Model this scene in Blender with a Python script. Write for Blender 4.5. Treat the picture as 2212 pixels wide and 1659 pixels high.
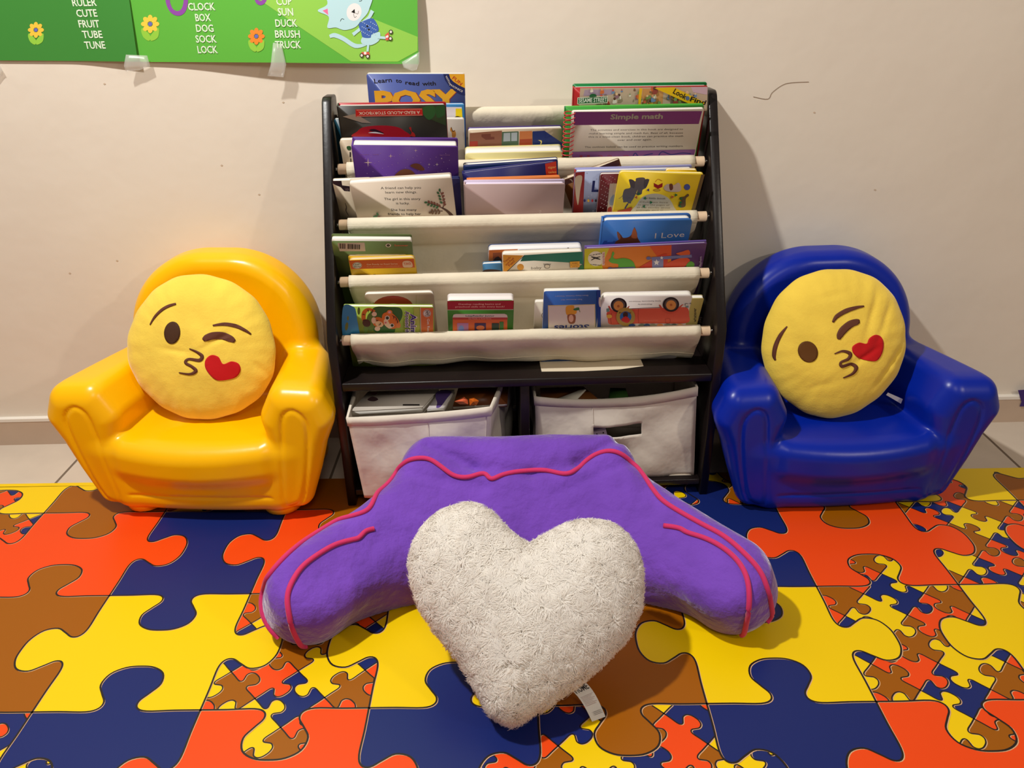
import bpy, bmesh, math, random
import numpy as np
from mathutils import Vector, Matrix
from mathutils.geometry import tessellate_polygon
for _o in list(bpy.data.objects): bpy.data.objects.remove(_o)
SC = bpy.context.scene
COL = SC.collection
rnd = random.Random(7)

# ------------------------------------------------------------------ camera
IMW, IMH = 2212, 1659
FPX, PITCH, YAW, ROLL = 1682.0, .4653, -.0035, .0154
cF = np.array([math.sin(YAW)*math.cos(PITCH), math.cos(YAW)*math.cos(PITCH), -math.sin(PITCH)])
_r = np.array([math.cos(YAW), -math.sin(YAW), 0]); _u = np.cross(_r, cF)
cU = _u*math.cos(ROLL)+_r*math.sin(ROLL); cR = _r*math.cos(ROLL)-_u*math.sin(ROLL)
CAM = np.array([0, 0, 1.0])
cam = bpy.data.cameras.new('camera'); camo = bpy.data.objects.new('camera', cam); COL.objects.link(camo)
cam.sensor_fit = 'HORIZONTAL'; cam.sensor_width = 36; cam.lens = FPX/IMW*36; cam.clip_start = .01
M = Matrix.Identity(4)
for i in range(3):
    M[i][0], M[i][1], M[i][2], M[i][3] = cR[i], cU[i], -cF[i], CAM[i]
camo.matrix_world = M
SC.camera = camo
# ------------------------------------------------------------------ light
SC.view_settings.view_transform = 'Standard'; SC.view_settings.look = 'None'
SC.view_settings.gamma = 1; SC.view_settings.use_curve_mapping = False
SC.view_settings.exposure = 0.08
wd = bpy.data.worlds.new('world'); SC.world = wd; wd.use_nodes = True
wb = wd.node_tree.nodes['Background']; wb.inputs[0].default_value = (1.0, .90, .80, 1); wb.inputs[1].default_value = .15
def area(name, loc, tgt, power, size, color):
    l = bpy.data.lights.new(name, 'AREA'); l.shape = 'DISK'; l.size = size; l.energy = power; l.color = color
    o = bpy.data.objects.new(name, l); COL.objects.link(o); o.location = loc
    o.rotation_euler = (Vector(tgt)-Vector(loc)).to_track_quat('-Z', 'Y').to_euler()
    return o
area('ceiling_lamp', (-.92, .82, 2.4), (-.1, 1.2, .2), 47, .09, (1, .985, .95))
area('side_lamp', (2.0, -.5, 1.8), (-.3, 1.6, .4), 12, .10, (1, .89, .76))
area('fill_light', (.3, -.9, 2.4), (0, 1.2, .2), 9, .6, (1, .93, .83))  # soft unseen fill, added to lift the faces turned to the camera

# ------------------------------------------------------------------ pixel helpers (photo px -> ray -> real plane)
def ray(x, y):
    d = cF*FPX+cR*(x-IMW/2)-cU*(y-IMH/2); return d/np.linalg.norm(d)
def hit(x, y, p0, n):
    d = ray(x, y); return CAM+d*(((np.asarray(p0)-CAM)@n)/(d@n))
def hitZ(x, y, z=0): return hit(x, y, (0, 0, z), np.array([0, 0, 1.]))
def hitY(x, y, Y): return hit(x, y, (0, Y, 0), np.array([0, 1., 0]))

# ------------------------------------------------------------------ materials
def lin(c):
    return tuple(((v/255)/12.92 if v/255 <= .04045 else ((v/255+.055)/1.055)**2.4) for v in c)
MATS = {}
def mat(name, rgb, rough=.6, spec=.4, bump=None, var=0, varscale=6, sheen=0, coat=0, trans=0, emit=None, metal=0):
    if name in MATS: return MATS[name]
    m = bpy.data.materials.new(name); m.use_nodes = True; nt = m.node_tree; b = nt.nodes['Principled BSDF']
    c = lin(rgb)
    b.inputs['Base Color'].default_value = (*c, 1); b.inputs['Roughness'].default_value = rough
    b.inputs['Specular IOR Level'].default_value = spec; b.inputs['Metallic'].default_value = metal
    if sheen: b.inputs['Sheen Weight'].default_value = sheen; b.inputs['Sheen Roughness'].default_value = .4
    if coat: b.inputs['Coat Weight'].default_value = coat; b.inputs['Coat Roughness'].default_value = .15
    if trans: b.inputs['Alpha'].default_value = 1-trans
    tc = None
    if bump or var: tc = nt.nodes.new('ShaderNodeTexCoord')
    if var:
        n = nt.nodes.new('ShaderNodeTexNoise'); n.inputs['Scale'].default_value = varscale; n.inputs['Detail'].default_value = 6
        nt.links.new(tc.outputs['Object'], n.inputs['Vector'])
        r = nt.nodes.new('ShaderNodeMapRange'); r.inputs[1].default_value = .3; r.inputs[2].default_value = .7
        r.inputs[3].default_value = 1-var; r.inputs[4].default_value = 1+var
        nt.links.new(n.outputs[0], r.inputs[0])
        mx = nt.nodes.new('ShaderNodeVectorMath'); mx.operation = 'SCALE'; mx.inputs[0].default_value = c
        nt.links.new(r.outputs[0], mx.inputs['Scale']); nt.links.new(mx.outputs[0], b.inputs['Base Color'])
    if bump:
        prev = None
        for sc_, st in bump:
            n = nt.nodes.new('ShaderNodeTexNoise'); n.inputs['Scale'].default_value = sc_; n.inputs['Detail'].default_value = 4
            nt.links.new(tc.outputs['Object'], n.inputs['Vector'])
            bp = nt.nodes.new('ShaderNodeBump'); bp.inputs['Strength'].default_value = st; bp.inputs['Distance'].default_value = .5/sc_
            nt.links.new(n.outputs[0], bp.inputs['Height'])
            if prev: nt.links.new(prev.outputs[0], bp.inputs['Normal'])
            prev = bp
        nt.links.new(prev.outputs[0], b.inputs['Normal'])
    MATS[name] = m
    return m
def pr(rgb):   # printed paper colour
    return mat('print_%02x%02x%02x' % tuple(rgb), rgb, .38, .35)
def clothm(rgb, name): return mat(name, rgb, .85, .2, bump=[(900, .25), (14, .25)])

# ------------------------------------------------------------------ mesh builder
class MB:
    def __init__(s): s.v = []; s.f = []; s.m = []; s.mats = []; s.smooth = []
    def mi(s, m):
        if m not in s.mats: s.mats.append(m)
        return s.mats.index(m)
    def add(s, verts, faces, m, smooth=False):
        o = len(s.v); s.v += [tuple(map(float, v)) for v in verts]; k = s.mi(m)
        for f in faces: s.f.append(tuple(i+o for i in f)); s.m.append(k); s.smooth.append(smooth)
    def box(s, lo, hi, m, bev=0, xf=None, seg=2):
        bm = bmesh.new(); bmesh.ops.create_cube(bm, size=1)
        for v in bm.verts: v.co = Vector([(lo[i]+hi[i])/2+v.co[i]*(hi[i]-lo[i]) for i in range(3)])
        if bev: bmesh.ops.bevel(bm, geom=bm.edges[:], offset=bev, segments=seg, profile=.5, affect='EDGES')
        s.frombm(bm, m, bev > 0, xf)
    def frombm(s, bm, m, smooth=False, xf=None):
        bm.verts.index_update()
        vs = [(xf(*v.co) if xf else tuple(v.co)) for v in bm.verts]
        s.add(vs, [[v.index for v in f.verts] for f in bm.faces], m, smooth); bm.free()
    def prism(s, poly, d0, d1, m, ax=1, bev=0, smooth=True):   # poly in the two other axes, extruded along axis ax
        bm = bmesh.new()
        def P(a, b, d):
            q = [a, b]; q.insert(ax, d); return q
        v0 = [bm.verts.new(P(a, b, d0)) for a, b in poly]; v1 = [bm.verts.new(P(a, b, d1)) for a, b in poly]
        n = len(poly); bm.faces.new(v0); bm.faces.new(v1[::-1])
        for i in range(n): bm.faces.new([v0[i], v1[i], v1[(i+1) % n], v0[(i+1) % n]])
        bmesh.ops.recalc_face_normals(bm, faces=bm.faces[:])
        if bev:
            es = [e for e in bm.edges if any(len(f.verts) > 4 for f in e.link_faces)]
            bmesh.ops.bevel(bm, geom=es, offset=bev, segments=2, profile=.5, affect='EDGES')
        s.frombm(bm, m, smooth)
    def tube(s, pts, r, m, seg=10, cap=True):
        pts = [np.array(p, float) for p in pts]; n = len(pts); rs = r if hasattr(r, '__len__') else [r]*n
        vs = []; fs = []; up = np.array([0, 0, 1.])
        for i in range(n):
            t = pts[min(i+1, n-1)]-pts[max(i-1, 0)]; t /= (np.linalg.norm(t)+1e-12)
            a = np.cross(t, up)
            if np.linalg.norm(a) < 1e-3: a = np.cross(t, [1., 0, 0])
            a /= np.linalg.norm(a); b = np.cross(a, t)
            for k in range(seg):
                w = 2*math.pi*k/seg; vs.append(pts[i]+rs[i]*(a*math.cos(w)+b*math.sin(w)))
        for i in range(n-1):
            for k in range(seg):
                fs.append((i*seg+k, i*seg+(k+1) % seg, (i+1)*seg+(k+1) % seg, (i+1)*seg+k))
        if cap: fs.append(tuple(range(seg))); fs.append(tuple((n-1)*seg+k for k in range(seg))[::-1])
        s.add(vs, fs, m, True)
    def grid(s, P, m, smooth=True, closed_u=False, flip=False):   # P[i][j] points
        n, k = len(P), len(P[0]); vs = [p for row in P for p in row]; fs = []
        for i in range(n if closed_u else n-1):
            for j in range(k-1):
                a, b = i*k+j, ((i+1) % n)*k+j
                q = (a, b, b+1, a+1); fs.append(q[::-1] if flip else q)
        s.add(vs, fs, m, smooth)
    def build(s, name, parent=None, origin=None, matrix=None):
        o3 = np.zeros(3) if origin is None else np.asarray(origin, float)
        me = bpy.data.meshes.new(name)
        me.from_pydata([tuple(np.asarray(v)-o3) for v in s.v], [], s.f)
        for m in s.mats: me.materials.append(m)
        me.polygons.foreach_set('material_index', s.m); me.polygons.foreach_set('use_smooth', s.smooth)
        me.update()
        o = bpy.data.objects.new(name, me); COL.objects.link(o)
        if parent: o.parent = parent
        if matrix is not None: o.matrix_world = matrix
        elif origin is not None: o.location = o3
        return o
def tag(o, label=None, cat=None, group=None, kind=None):
    if label: o['label'] = label
    if cat: o['category'] = cat
    if group: o['group'] = group
    if kind: o['kind'] = kind
    return o
def empty(name, label, cat, matrix=None, loc=None, group=None):
    o = bpy.data.objects.new(name, None); COL.objects.link(o); o.empty_display_size = .03
    if matrix is not None: o.matrix_world = matrix
    if loc is not None: o.location = loc
    return tag(o, label, cat, group)
def solid(o, th, off=0):
    m = o.modifiers.new('thickness', 'SOLIDIFY'); m.thickness = th; m.offset = off; return o
def bez(pts, n=8, closed=False):     # Catmull-Rom through points
    P = [np.array(p, float) for p in pts]; out = []; N = len(P)
    for i in range(N if closed else N-1):
        if closed: a, b, c, d = P[i-1], P[i], P[(i+1) % N], P[(i+2) % N]
        else: a, b, c, d = P[max(i-1, 0)], P[i], P[i+1], P[min(i+2, N-1)]
        for k in range(n):
            t = k/n
            out.append(.5*((2*b)+(-a+c)*t+(2*a-5*b+4*c-d)*t*t+(-a+3*b-3*c+d)*t**3))
    if not closed: out.append(P[-1])
    return out

# ------------------------------------------------------------------ lettering and printed shapes (flat ink on a surface)
_tc = {}
def glyphs(txt, bold=0):
    k = (txt, bold)
    if k in _tc: return _tc[k]
    cu = bpy.data.curves.new('t', 'FONT'); cu.body = txt; cu.resolution_u = 2; cu.offset = bold; cu.fill_mode = 'FRONT'
    o = bpy.data.objects.new('t', cu); COL.objects.link(o)
    dg = bpy.context.evaluated_depsgraph_get(); ev = o.evaluated_get(dg); me = ev.to_mesh()
    V = np.array([v.co[:2] for v in me.vertices]) if len(me.vertices) else np.zeros((0, 2))
    Fs = [tuple(p.vertices) for p in me.polygons]
    ev.to_mesh_clear(); bpy.data.objects.remove(o); bpy.data.curves.remove(cu)
    _tc[k] = (V, Fs); return _tc[k]
CAPH = None
def ink(mb, items, to2, to3, lay0=3, fine=None):
    """items in photo px; to2(px,py)->2D on the surface; to3(a,b,layer)->3D"""
    global CAPH
    for li, it in enumerate(items):
        kind, col = it[0], it[1]; m = pr(col) if not hasattr(col, 'node_tree') else col; lay = lay0+li
        if kind == 'poly' or kind == 'blob':
            p = it[2]
            if kind == 'blob': p = bez(p, 6, True)
            q = [to2(*a) for a in p]
        elif kind == 'ell':
            _, _, cx, cy, rx, ry = it[:6]; rot = math.radians(it[6]) if len(it) > 6 else 0
            q = []
            for k in range(24):
                a = 2*math.pi*k/24; ex, ey = rx*math.cos(a), ry*math.sin(a)
                q.append(to2(cx+ex*math.cos(rot)-ey*math.sin(rot), cy+ex*math.sin(rot)+ey*math.cos(rot)))
        elif kind == 'rect':
            x0, y0, x1, y1 = it[2:6]; q = [to2(x0, y0), to2(x1, y0), to2(x1, y1), to2(x0, y1)]
        elif kind == 'line':
            pts = [np.array(to2(*a)) for a in (bez(it[2], 5) if len(it[2]) > 2 else it[2])]
            w = it[3]; ws = w if hasattr(w, '__len__') else [w, w]
            a0 = np.array(to2(*it[2][0])); a1 = np.array(to2(it[2][0][0]+1, it[2][0][1])); sc = np.linalg.norm(a1-a0)
            L = []; R = []
            for i, p in enumerate(pts):
                t = pts[min(i+1, len(pts)-1)]-pts[max(i-1, 0)]; t /= np.linalg.norm(t)+1e-12; nrm = np.array([-t[1], t[0]])
                u = i/max(1, len(pts)-1)*(len(ws)-1); j = min(int(u), len(ws)-2); ww = (ws[j]*(1-u+j)+ws[j+1]*(u-j))*sc/2
                L.append(p+nrm*ww); R.append(p-nrm*ww)
            n = len(pts); vs = [to3(*p, lay) for p in L+R]
            mb.add(vs, [(i, i+1, n+i+1, n+i) for i in range(n-1)], m); continue
        elif kind == 'text':
            txt, x0, y0, x1, y1 = it[2:7]; hpx = it[7] if len(it) > 7 else None; bold = it[8] if len(it) > 8 else 0
            if CAPH is None: CAPH = glyphs('H')[0][:, 1].max()
            V, Fs = glyphs(txt, bold)
            if not len(V): continue
            a = np.array(to2(x0, y0)); b = np.array(to2(x1, y1)); e1 = b-a; wid = np.linalg.norm(e1); e1 /= wid
            e2 = np.array([-e1[1], e1[0]]); mn, mxx = V[:, 0].min(), V[:, 0].max(); sx = wid/(mxx-mn)
            pxs = wid/math.hypot(x1-x0, y1-y0); sy = hpx*pxs/CAPH if hpx else sx
            vs = [to3(*(a+e1*(v[0]-mn)*sx+e2*v[1]*sy), lay) for v in V]
            mb.add(vs, Fs, m); continue
        tri = tessellate_polygon([[Vector((*p, 0)) for p in q]])
        if fine:
            bm = bmesh.new(); vs = [bm.verts.new((p[0], p[1], 0)) for p in q]
            for t in tri:
                try: bm.faces.new([vs[i] for i in t])
                except ValueError: pass
            for _ in range(5):
                es = [e for e in bm.edges if e.calc_length() > fine]
                if not es: break
                bmesh.ops.subdivide_edges(bm, edges=es, cuts=1); bmesh.ops.triangulate(bm, faces=[f for f in bm.faces if len(f.verts) > 3])
            mb.frombm(bm, m, False, lambda x, y, z: tuple(to3(x, y, lay)))
        else: mb.add([to3(*p, lay) for p in q], tri, m)

# ------------------------------------------------------------------ implicit surfaces -> mesh
def surface_nets(f, lo, hi, res):
    ax = [np.arange(lo[i], hi[i]+res, res) for i in range(3)]
    X, Y, Z = np.meshgrid(*ax, indexing='ij'); V = f(X, Y, Z); S = V < 0
    nx, ny, nz = V.shape
    acc = np.zeros((nx-1, ny-1, nz-1, 3)); cnt = np.zeros((nx-1, ny-1, nz-1))
    cs = [(a, b, c) for a in (0, 1) for b in (0, 1) for c in (0, 1)]
    for c0 in cs:
        for k in range(3):
            if c0[k]: continue
            c1 = list(c0); c1[k] = 1
            A = V[c0[0]:nx-1+c0[0], c0[1]:ny-1+c0[1], c0[2]:nz-1+c0[2]]; B = V[c1[0]:nx-1+c1[0], c1[1]:ny-1+c1[1], c1[2]:nz-1+c1[2]]
            x = (A < 0) != (B < 0); t = np.where(x, A/np.where(A == B, 1, A-B), 0)
            for d in range(3):
                acc[..., d] += np.where(x, (t if d == k else c0[d]), 0)
            cnt += x
    act = cnt > 0; idx = -np.ones(act.shape, int); idx[act] = np.arange(act.sum())
    ijk = np.argwhere(act); P = (ijk+acc[act]/cnt[act][:, None])*res+np.array(lo)
    F = []
    for k in range(3):
        sl0 = [slice(1, -1)]*3; sl0[k] = slice(0, -1); sl1 = [slice(1, -1)]*3; sl1[k] = slice(1, None)
        a = S[tuple(sl0)]; b = S[tuple(sl1)]; e = np.argwhere(a != b)
        if not len(e): continue
        off = np.ones(3, int); off[k] = 0; e = e+off
        i1, i2 = [(1, 2), (2, 0), (0, 1)][k]
        def cell(d1, d2):
            q = e.copy(); q[:, i1] -= d1; q[:, i2] -= d2; return idx[q[:, 0], q[:, 1], q[:, 2]]
        Q = np.stack([cell(1, 1), cell(0, 1), cell(0, 0), cell(1, 0)], 1)
        fl = ~S[e[:, 0], e[:, 1], e[:, 2]]
        Q[fl] = Q[fl][:, ::-1]; F.append(Q)
    F = np.concatenate(F)
    def grad(P, h=res*.4):
        g = np.zeros_like(P)
        for d in range(3):
            e = np.zeros(3); e[d] = h
            g[:, d] = (f(*(P+e).T)-f(*(P-e).T))/(2*h)
        return g
    for _ in range(2):
        g = grad(P); P = P-g*(f(*P.T)/np.maximum((g*g).sum(1), 1e-6))[:, None]*.8
    g = grad(P); N = g/np.maximum(np.linalg.norm(g, axis=1), 1e-9)[:, None]
    return P, F, N
def mesh_split(P, F, N, lab, names, mats, parent, origin_mat=None):
    """cut one skin into parts by face label, keeping the smooth normals across the cuts"""
    fl = lab[F[:, 0]]; out = []
    for k, nm in enumerate(names):
        sel = F[fl == k]
        if not len(sel): continue
        used = np.unique(sel); mp = -np.ones(len(P), int); mp[used] = np.arange(len(used))
        me = bpy.data.meshes.new(nm); me.from_pydata(P[used].tolist(), [], mp[sel].tolist())
        me.materials.append(mats[k] if isinstance(mats, list) else mats)
        me.polygons.foreach_set('use_smooth', [True]*len(sel)); me.update()
        me.normals_split_custom_set_from_vertices(N[used].tolist())
        o = bpy.data.objects.new(nm, me); COL.objects.link(o); o.parent = parent; out.append(o)
    return out
def smin(a, b, k):
    h = np.maximum(k-np.abs(a-b), 0)/k; return np.minimum(a, b)-h*h*k*.25
def rbox(x, y, z, h, r):
    qx, qy, qz = np.abs(x)-(h[0]-r), np.abs(y)-(h[1]-r), np.abs(z)-(h[2]-r)
    return np.sqrt(np.maximum(qx, 0)**2+np.maximum(qy, 0)**2+np.maximum(qz, 0)**2)+np.minimum(np.maximum(qx, np.maximum(qy, qz)), 0)-r
def sdpoly(px, pz, poly):
    d = np.full(px.shape, 1e9); s = np.ones(px.shape); n = len(poly)
    for i in range(n):
        a = poly[i]; b = poly[i-1]; ex, ez = b[0]-a[0], b[1]-a[1]; wx, wz = px-a[0], pz-a[1]
        t = np.clip((wx*ex+wz*ez)/(ex*ex+ez*ez), 0, 1); d = np.minimum(d, (wx-ex*t)**2+(wz-ez*t)**2)
        c1 = pz >= a[1]; c2 = pz < b[1]; c3 = ex*wz > ez*wx
        s = np.where((c1 & c2 & c3) | (~c1 & ~c2 & ~c3), -s, s)
    return s*np.sqrt(d)
def extr(d2, w, r):
    return np.minimum(np.maximum(d2, w), 0)+np.sqrt(np.maximum(d2, 0)**2+np.maximum(w, 0)**2)-r
def vnoise(p, sc, seed=0):     # smooth pseudo noise from sines
    x, y, z = [np.asarray(a)*sc for a in p]
    return (np.sin(x*1.7+y*2.3+seed)+np.sin(y*1.9-z*2.1+seed*1.7+1)+np.sin(z*2.2+x*1.3+seed*.6+2)+np.sin(x*3.1-y*2.7+z*1.1+seed*2.2))/4

# ------------------------------------------------------------------ setting
def wall_y(x): return 1.7245+.0186*x
WN = np.array([-.0186, 1, 0]); WN /= np.linalg.norm(WN)
def hitW(x, y, gap=0): return hit(x, y, (0, 1.7245-gap, 0), WN)
wallm = mat('cream_wall_paint', (231, 220, 204), .55, .3, bump=[(3, .04), (60, .03)], var=.02, varscale=2)
b = MB()
b.add([(-3, wall_y(-3), 0), (3, wall_y(3), 0), (3, wall_y(3), 2.6), (-3, wall_y(-3), 2.6)], [(0, 1, 2, 3)], wallm)
crackm = mat('wall_crack', (150, 128, 108), .9, .1); stainm = mat('wall_scuff', (205, 184, 160), .8, .1)
def wline(mb, pts, w, m):
    pts = [hitW(*p)-WN*.0006 for p in pts]; P = []
    for i, p in enumerate(pts):
        t = pts[min(i+1, len(pts)-1)]-pts[max(i-1, 0)]; t /= np.linalg.norm(t); n = np.cross(t, WN)
        P.append([p+n*w/2, p-n*w/2])
    mb.grid(P, m)
wline(b, bez([(1627, 209), (1658, 214), (1668, 200), (1688, 185), (1707, 179), (1747, 177)], 5), .0012, crackm)
for (x, y) in [(226, 181), (612, 221), (479, 357), (151, 590), (1759, 243), (1890, 410), (253, 563), (560, 420)]:
    p = [hitW(x+dx, y+dy)-WN*.0006 for dx, dy in ((-3, 0), (0, -2), (3, 0), (0, 2))]
    b.add(p, [(0, 1, 2, 3)], stainm)
tag(b.build('wall_back'), kind='structure')
b = MB(); tilem = mat('beige_floor_tile', (205, 190, 172), .45, .4, var=.06, varscale=9); grm = mat('tile_grout', (120, 105, 90), .9, .1)
b.add([(-3, -1.2, 0), (3, -1.2, 0), (3, 1.8, 0), (-3, 1.8, 0)], [(0, 1, 2, 3)], tilem)
for gx in (-1.70, -1.066, -.43, .10, .635, 1.17, 1.705):
    b.add([(gx-.003, -1.2, .0003), (gx+.003, -1.2, .0003), (gx+.003, 1.78, .0003), (gx-.003, 1.78, .0003)], [(0, 1, 2, 3)], grm)
for gy in (-.35, .28, .91):
    b.add([(-3, gy-.003, .0003), (3, gy-.003, .0003), (3, gy+.003, .0003), (-3, gy+.003, .0003)], [(0, 1, 2, 3)], grm)
tag(b.build('floor'), kind='structure')
b = MB(); bbm = mat('skirting_marble', (196, 172, 150), .4, .4, var=.05, varscale=12); bbt = mat('skirting_top_edge', (236, 228, 216), .5, .3)
def bbx(x, y, z): return (x, wall_y(x)+y, z)
b.box((-3, -.013, 0), (3, .0, .066), bbm, xf=bbx); b.box((-3, -.014, .066), (3, .0, .074), bbt, xf=bbx)
tag(b.build('baseboard_back'), kind='structure')

# ------------------------------------------------------------------ puzzle play mat
Wp, X0, Y0 = .2643, -.7634, .8629-.2643
matY = {k: mat('mat_'+k, c, .36, .28, bump=[(500, .03)]) for k, c in dict(Y=(240, 200, 0), R=(236, 72, 14), Br=(154, 86, 0), B=(20, 36, 100)).items()}
lineD = mat('mat_line_dark', (28, 20, 16), .4, .4); lineW = mat('mat_line_light', (214, 170, 130), .4, .4)
TAB = [(0, 0), (.16, 0), (.32, -.004), (.385, .022), (.395, .075), (.355, .14), (.315, .215), (.335, .305), (.41, .358), (.5, .37), (.59, .358), (.665, .305), (.685, .215), (.645, .14), (.605, .075), (.615, .022), (.68, -.004), (.84, 0), (1, 0)]
TABC = bez(TAB, 4)
def edge(p, q, s, amp=1.0):
    p = np.array(p, float); q = np.array(q, float); d = q-p; n = np.array([-d[1], d[0]])
    if s == 0: return [p, q]
    return [p+d*t[0]+n*(t[1]*s*amp*.93) for t in TABC]
ROWS = [3, 2, 1, 0, -1, -2, -3]
CELL = {3: ['c', 'Br', 'Y', 'Br'], 2: ['B', 'R', 'c', 'R'], 1: ['Y', 'c', 'Y', 'Br'], 0: ['B', 'R', 'B', 'c'], -1: ['c', 'Br', 'Y', 'Br'], -2: ['B', 'R', 'c', 'R'], -3: ['Y', 'c', 'Y', 'Br']}
HT = {3: [-1, +1, -1, +1], 2: [+1, -1, +1, -1], 1: [-1, +1, -1, +1], 0: [+1, -1, 1, -1], -1: [-1, +1, -1, +1], -2: [1, -1, 1, -1], -3: [0]*4}
VT = {1: [-1, 1, -1, 1], 2: [1, -1, 1, -1], 0: [1, -1, 1, -1], 3: [1, -1, -1, 1], -1: [1, -1, -1, 1], -2: [1, -1, 1, -1], -3: [-1, 1, -1, 1]}  # left edge of col k
KMIN, KMAX, TOPJ = -4, 9, 3.462
def hedge(k, j):    # bottom edge of row j, left to right, tab +1 goes down
    return edge((k, j), (k+1, j), -HT[j][k % 4])
def vedge(k, j):    # left edge of column k, bottom to top; +1 = tab goes right
    top = min(j+1, TOPJ)
    e = edge((k, j), (k, j+1), -VT[j][k % 4])
    if top < j+1:
        e = [p for p in e if p[1] <= top]; e.append(np.array([e[-1][0], top]))
    return e
def clip_poly(p, x0, y0, x1, y1):
    for ax, lim, sg in ((0, x0, 1), (0, x1, -1), (1, y0, 1), (1, y1, -1)):
        o = []
        for i in range(len(p)):
            a, b_ = p[i-1], p[i]; fa, fb = sg*(a[ax]-lim), sg*(b_[ax]-lim)
            if fa*fb < 0: o.append(a+(b_-a)*(fa/(fa-fb)))
            if fb >= 0: o.append(b_)
        p = o
        if not p: return p
    return p
mb = MB()
MZ = .0022
def mxy(p, lay): return (X0+p[0]*Wp, Y0+p[1]*Wp+.0045*(X0+p[0]*Wp)*(1 if p[1] >= 3.4 else 0), MZ+lay*.00012)
def fillp(p, m, lay):
    tri = tessellate_polygon([[Vector((q[0], q[1], 0)) for q in p]]); mb.add([mxy(q, lay) for q in p], tri, m)
def ribbon(p, w, m, lay, off=(0, 0)):
    P = []
    for i, q in enumerate(p):
        t = np.array(p[min(i+1, len(p)-1)])-np.array(p[max(i-1, 0)]); t = t/(np.linalg.norm(t)+1e-9); n = np.array([-t[1], t[0]])*w/2/Wp
        c = np.array(q)+np.array(off)/Wp; P.append([mxy(c+n, lay), mxy(c-n, lay)])
    mb.grid(P, m, smooth=False)
# clusters of small pieces: (col, row) -> (sum0, diff0, colour table), rect grown on the sides where its tabs go out
CL = {(1, 1): (2.80, -.620, 0, (0, -.42, 1, 1.42)), (2, 2): (4.585, -.42, 1, (0, -.42, 1, 1.42)), (3, 0): (4.25, 2.80, 2, (-.42, 0, 1.42, 1)), (0, 3): (2.9, -3.1, 0, (-.42, 0, 1.42, 1)), (0, -1): (.1, .5, 0, (-.42, 0, 1.42, 1)), (2, -2): (.1, .5, 1, (0, -.42, 1, 1.42)), (1, -3): (.1, .3, 2, (0, 0, 1, 1.4))}
CT = {0: lambda i, j: (('Br', 'R') if j % 2 else ('Y', 'B'))[i % 2], 1: lambda i, j: (('R', 'B') if j % 2 else ('Br', 'Y'))[i % 2], 2: lambda i, j: (('Br', 'Y') if j % 2 else ('R', 'B'))[i % 2]}
SP = .4195
def sgn(a, b, c): return 1 if ((a*7+b*13+c*5+(a*b) % 3) % 4) < 2 else -1
for j in ROWS:
    for k in range(KMIN, KMAX):
        if CELL[j][k % 4] != 'c': continue
        s0, d0, ct, rc = CL[(k % 4, j)]; k0 = k % 4; dk = k-k0
        x0, y0, x1, y1 = k+rc[0], j+rc[1], k+rc[2], j+rc[3]; y1 = min(y1, TOPJ); y0 = max(y0, -3.)
        def node(i, l): s = s0+i*SP; d = d0+l*SP; return np.array([(s+d)/2+dk, (s-d)/2])
        i0 = int((k0+j-1-s0)/SP)-4; l0 = int((k0-j-2-d0)/SP)-4
        for i in range(i0, i0+18):
            for l in range(l0, l0+18):
                A, B_, C_, D_ = node(i, l), node(i, l+1), node(i+1, l+1), node(i+1, l)   # A left.. runs
                c = (A+C_)/2
                if not (x0-.5 < c[0] < x1+.5 and y0-.5 < c[1] < y1+.5): continue
                eb = edge(A, B_, sgn(i, l, 1)); er = edge(B_, C_, sgn(i, l+1, 2)); et = edge(D_, C_, sgn(i+1, l, 1)); el = edge(A, D_, sgn(i, l, 2))
                poly = eb[:-1]+er[:-1]+et[::-1][:-1]+el[::-1][:-1]
                cp = clip_poly(poly, x0, y0, x1, y1)
                if len(cp) > 2: fillp(cp, matY[CT[ct](i, l)], 1)
                for e in (eb, el):
                    e2 = [p for p in e if x0 < p[0] < x1 and y0 < p[1] < y1]
                    if len(e2) > 3:
                        ribbon(e2, .0016, lineW, 2, (.0013, -.001)); ribbon(e2, .0022, lineD, 3)
for j in ROWS:
    for k in range(KMIN, KMAX):
        c = CELL[j][k % 4]; top = min(j+1, TOPJ)
        te = hedge(k, j+1) if j < 3 else [np.array([k, top]), np.array([k+1, top])]
        if c != 'c':
            poly = (hedge(k, j)[:-1]+vedge(k+1, j)[:-1]+te[::-1][:-1]+vedge(k, j)[::-1][:-1]) if j < 3 else (hedge(k, j)[:-1]+vedge(k+1, j)+vedge(k, j)[::-1][:-1])
            fillp(poly, matY[c], 4)
        for e in ((hedge(k, j) if j > -3 else None), vedge(k, j)):
            if e is None: continue
            ribbon(e, .0018, lineW, 5, (.0016, -.0014)); ribbon(e, .0030, lineD, 6)
xa, xb, ya, yb = X0+KMIN*Wp, X0+KMAX*Wp, Y0-3*Wp, Y0+TOPJ*Wp
mb.add([(xa, ya, 0), (xb, ya, 0), (xb, yb+.0045*xb, 0), (xa, yb+.0045*xa, 0), (xa, ya, MZ), (xb, ya, MZ), (xb, yb+.0045*xb, MZ), (xa, yb+.0045*xa, MZ)],
       [(3, 2, 1, 0), (0, 1, 5, 4), (1, 2, 6, 5), (2, 3, 7, 6), (3, 0, 4, 7), (4, 5, 6, 7)], mat('mat_backing', (120, 90, 20), .6, .3))
tag(mb.build('play_mat'), 'vinyl floor mat printed with yellow, orange, brown and navy jigsaw pieces', 'play mat')
FZ = .0032     # top of the mat


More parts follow.
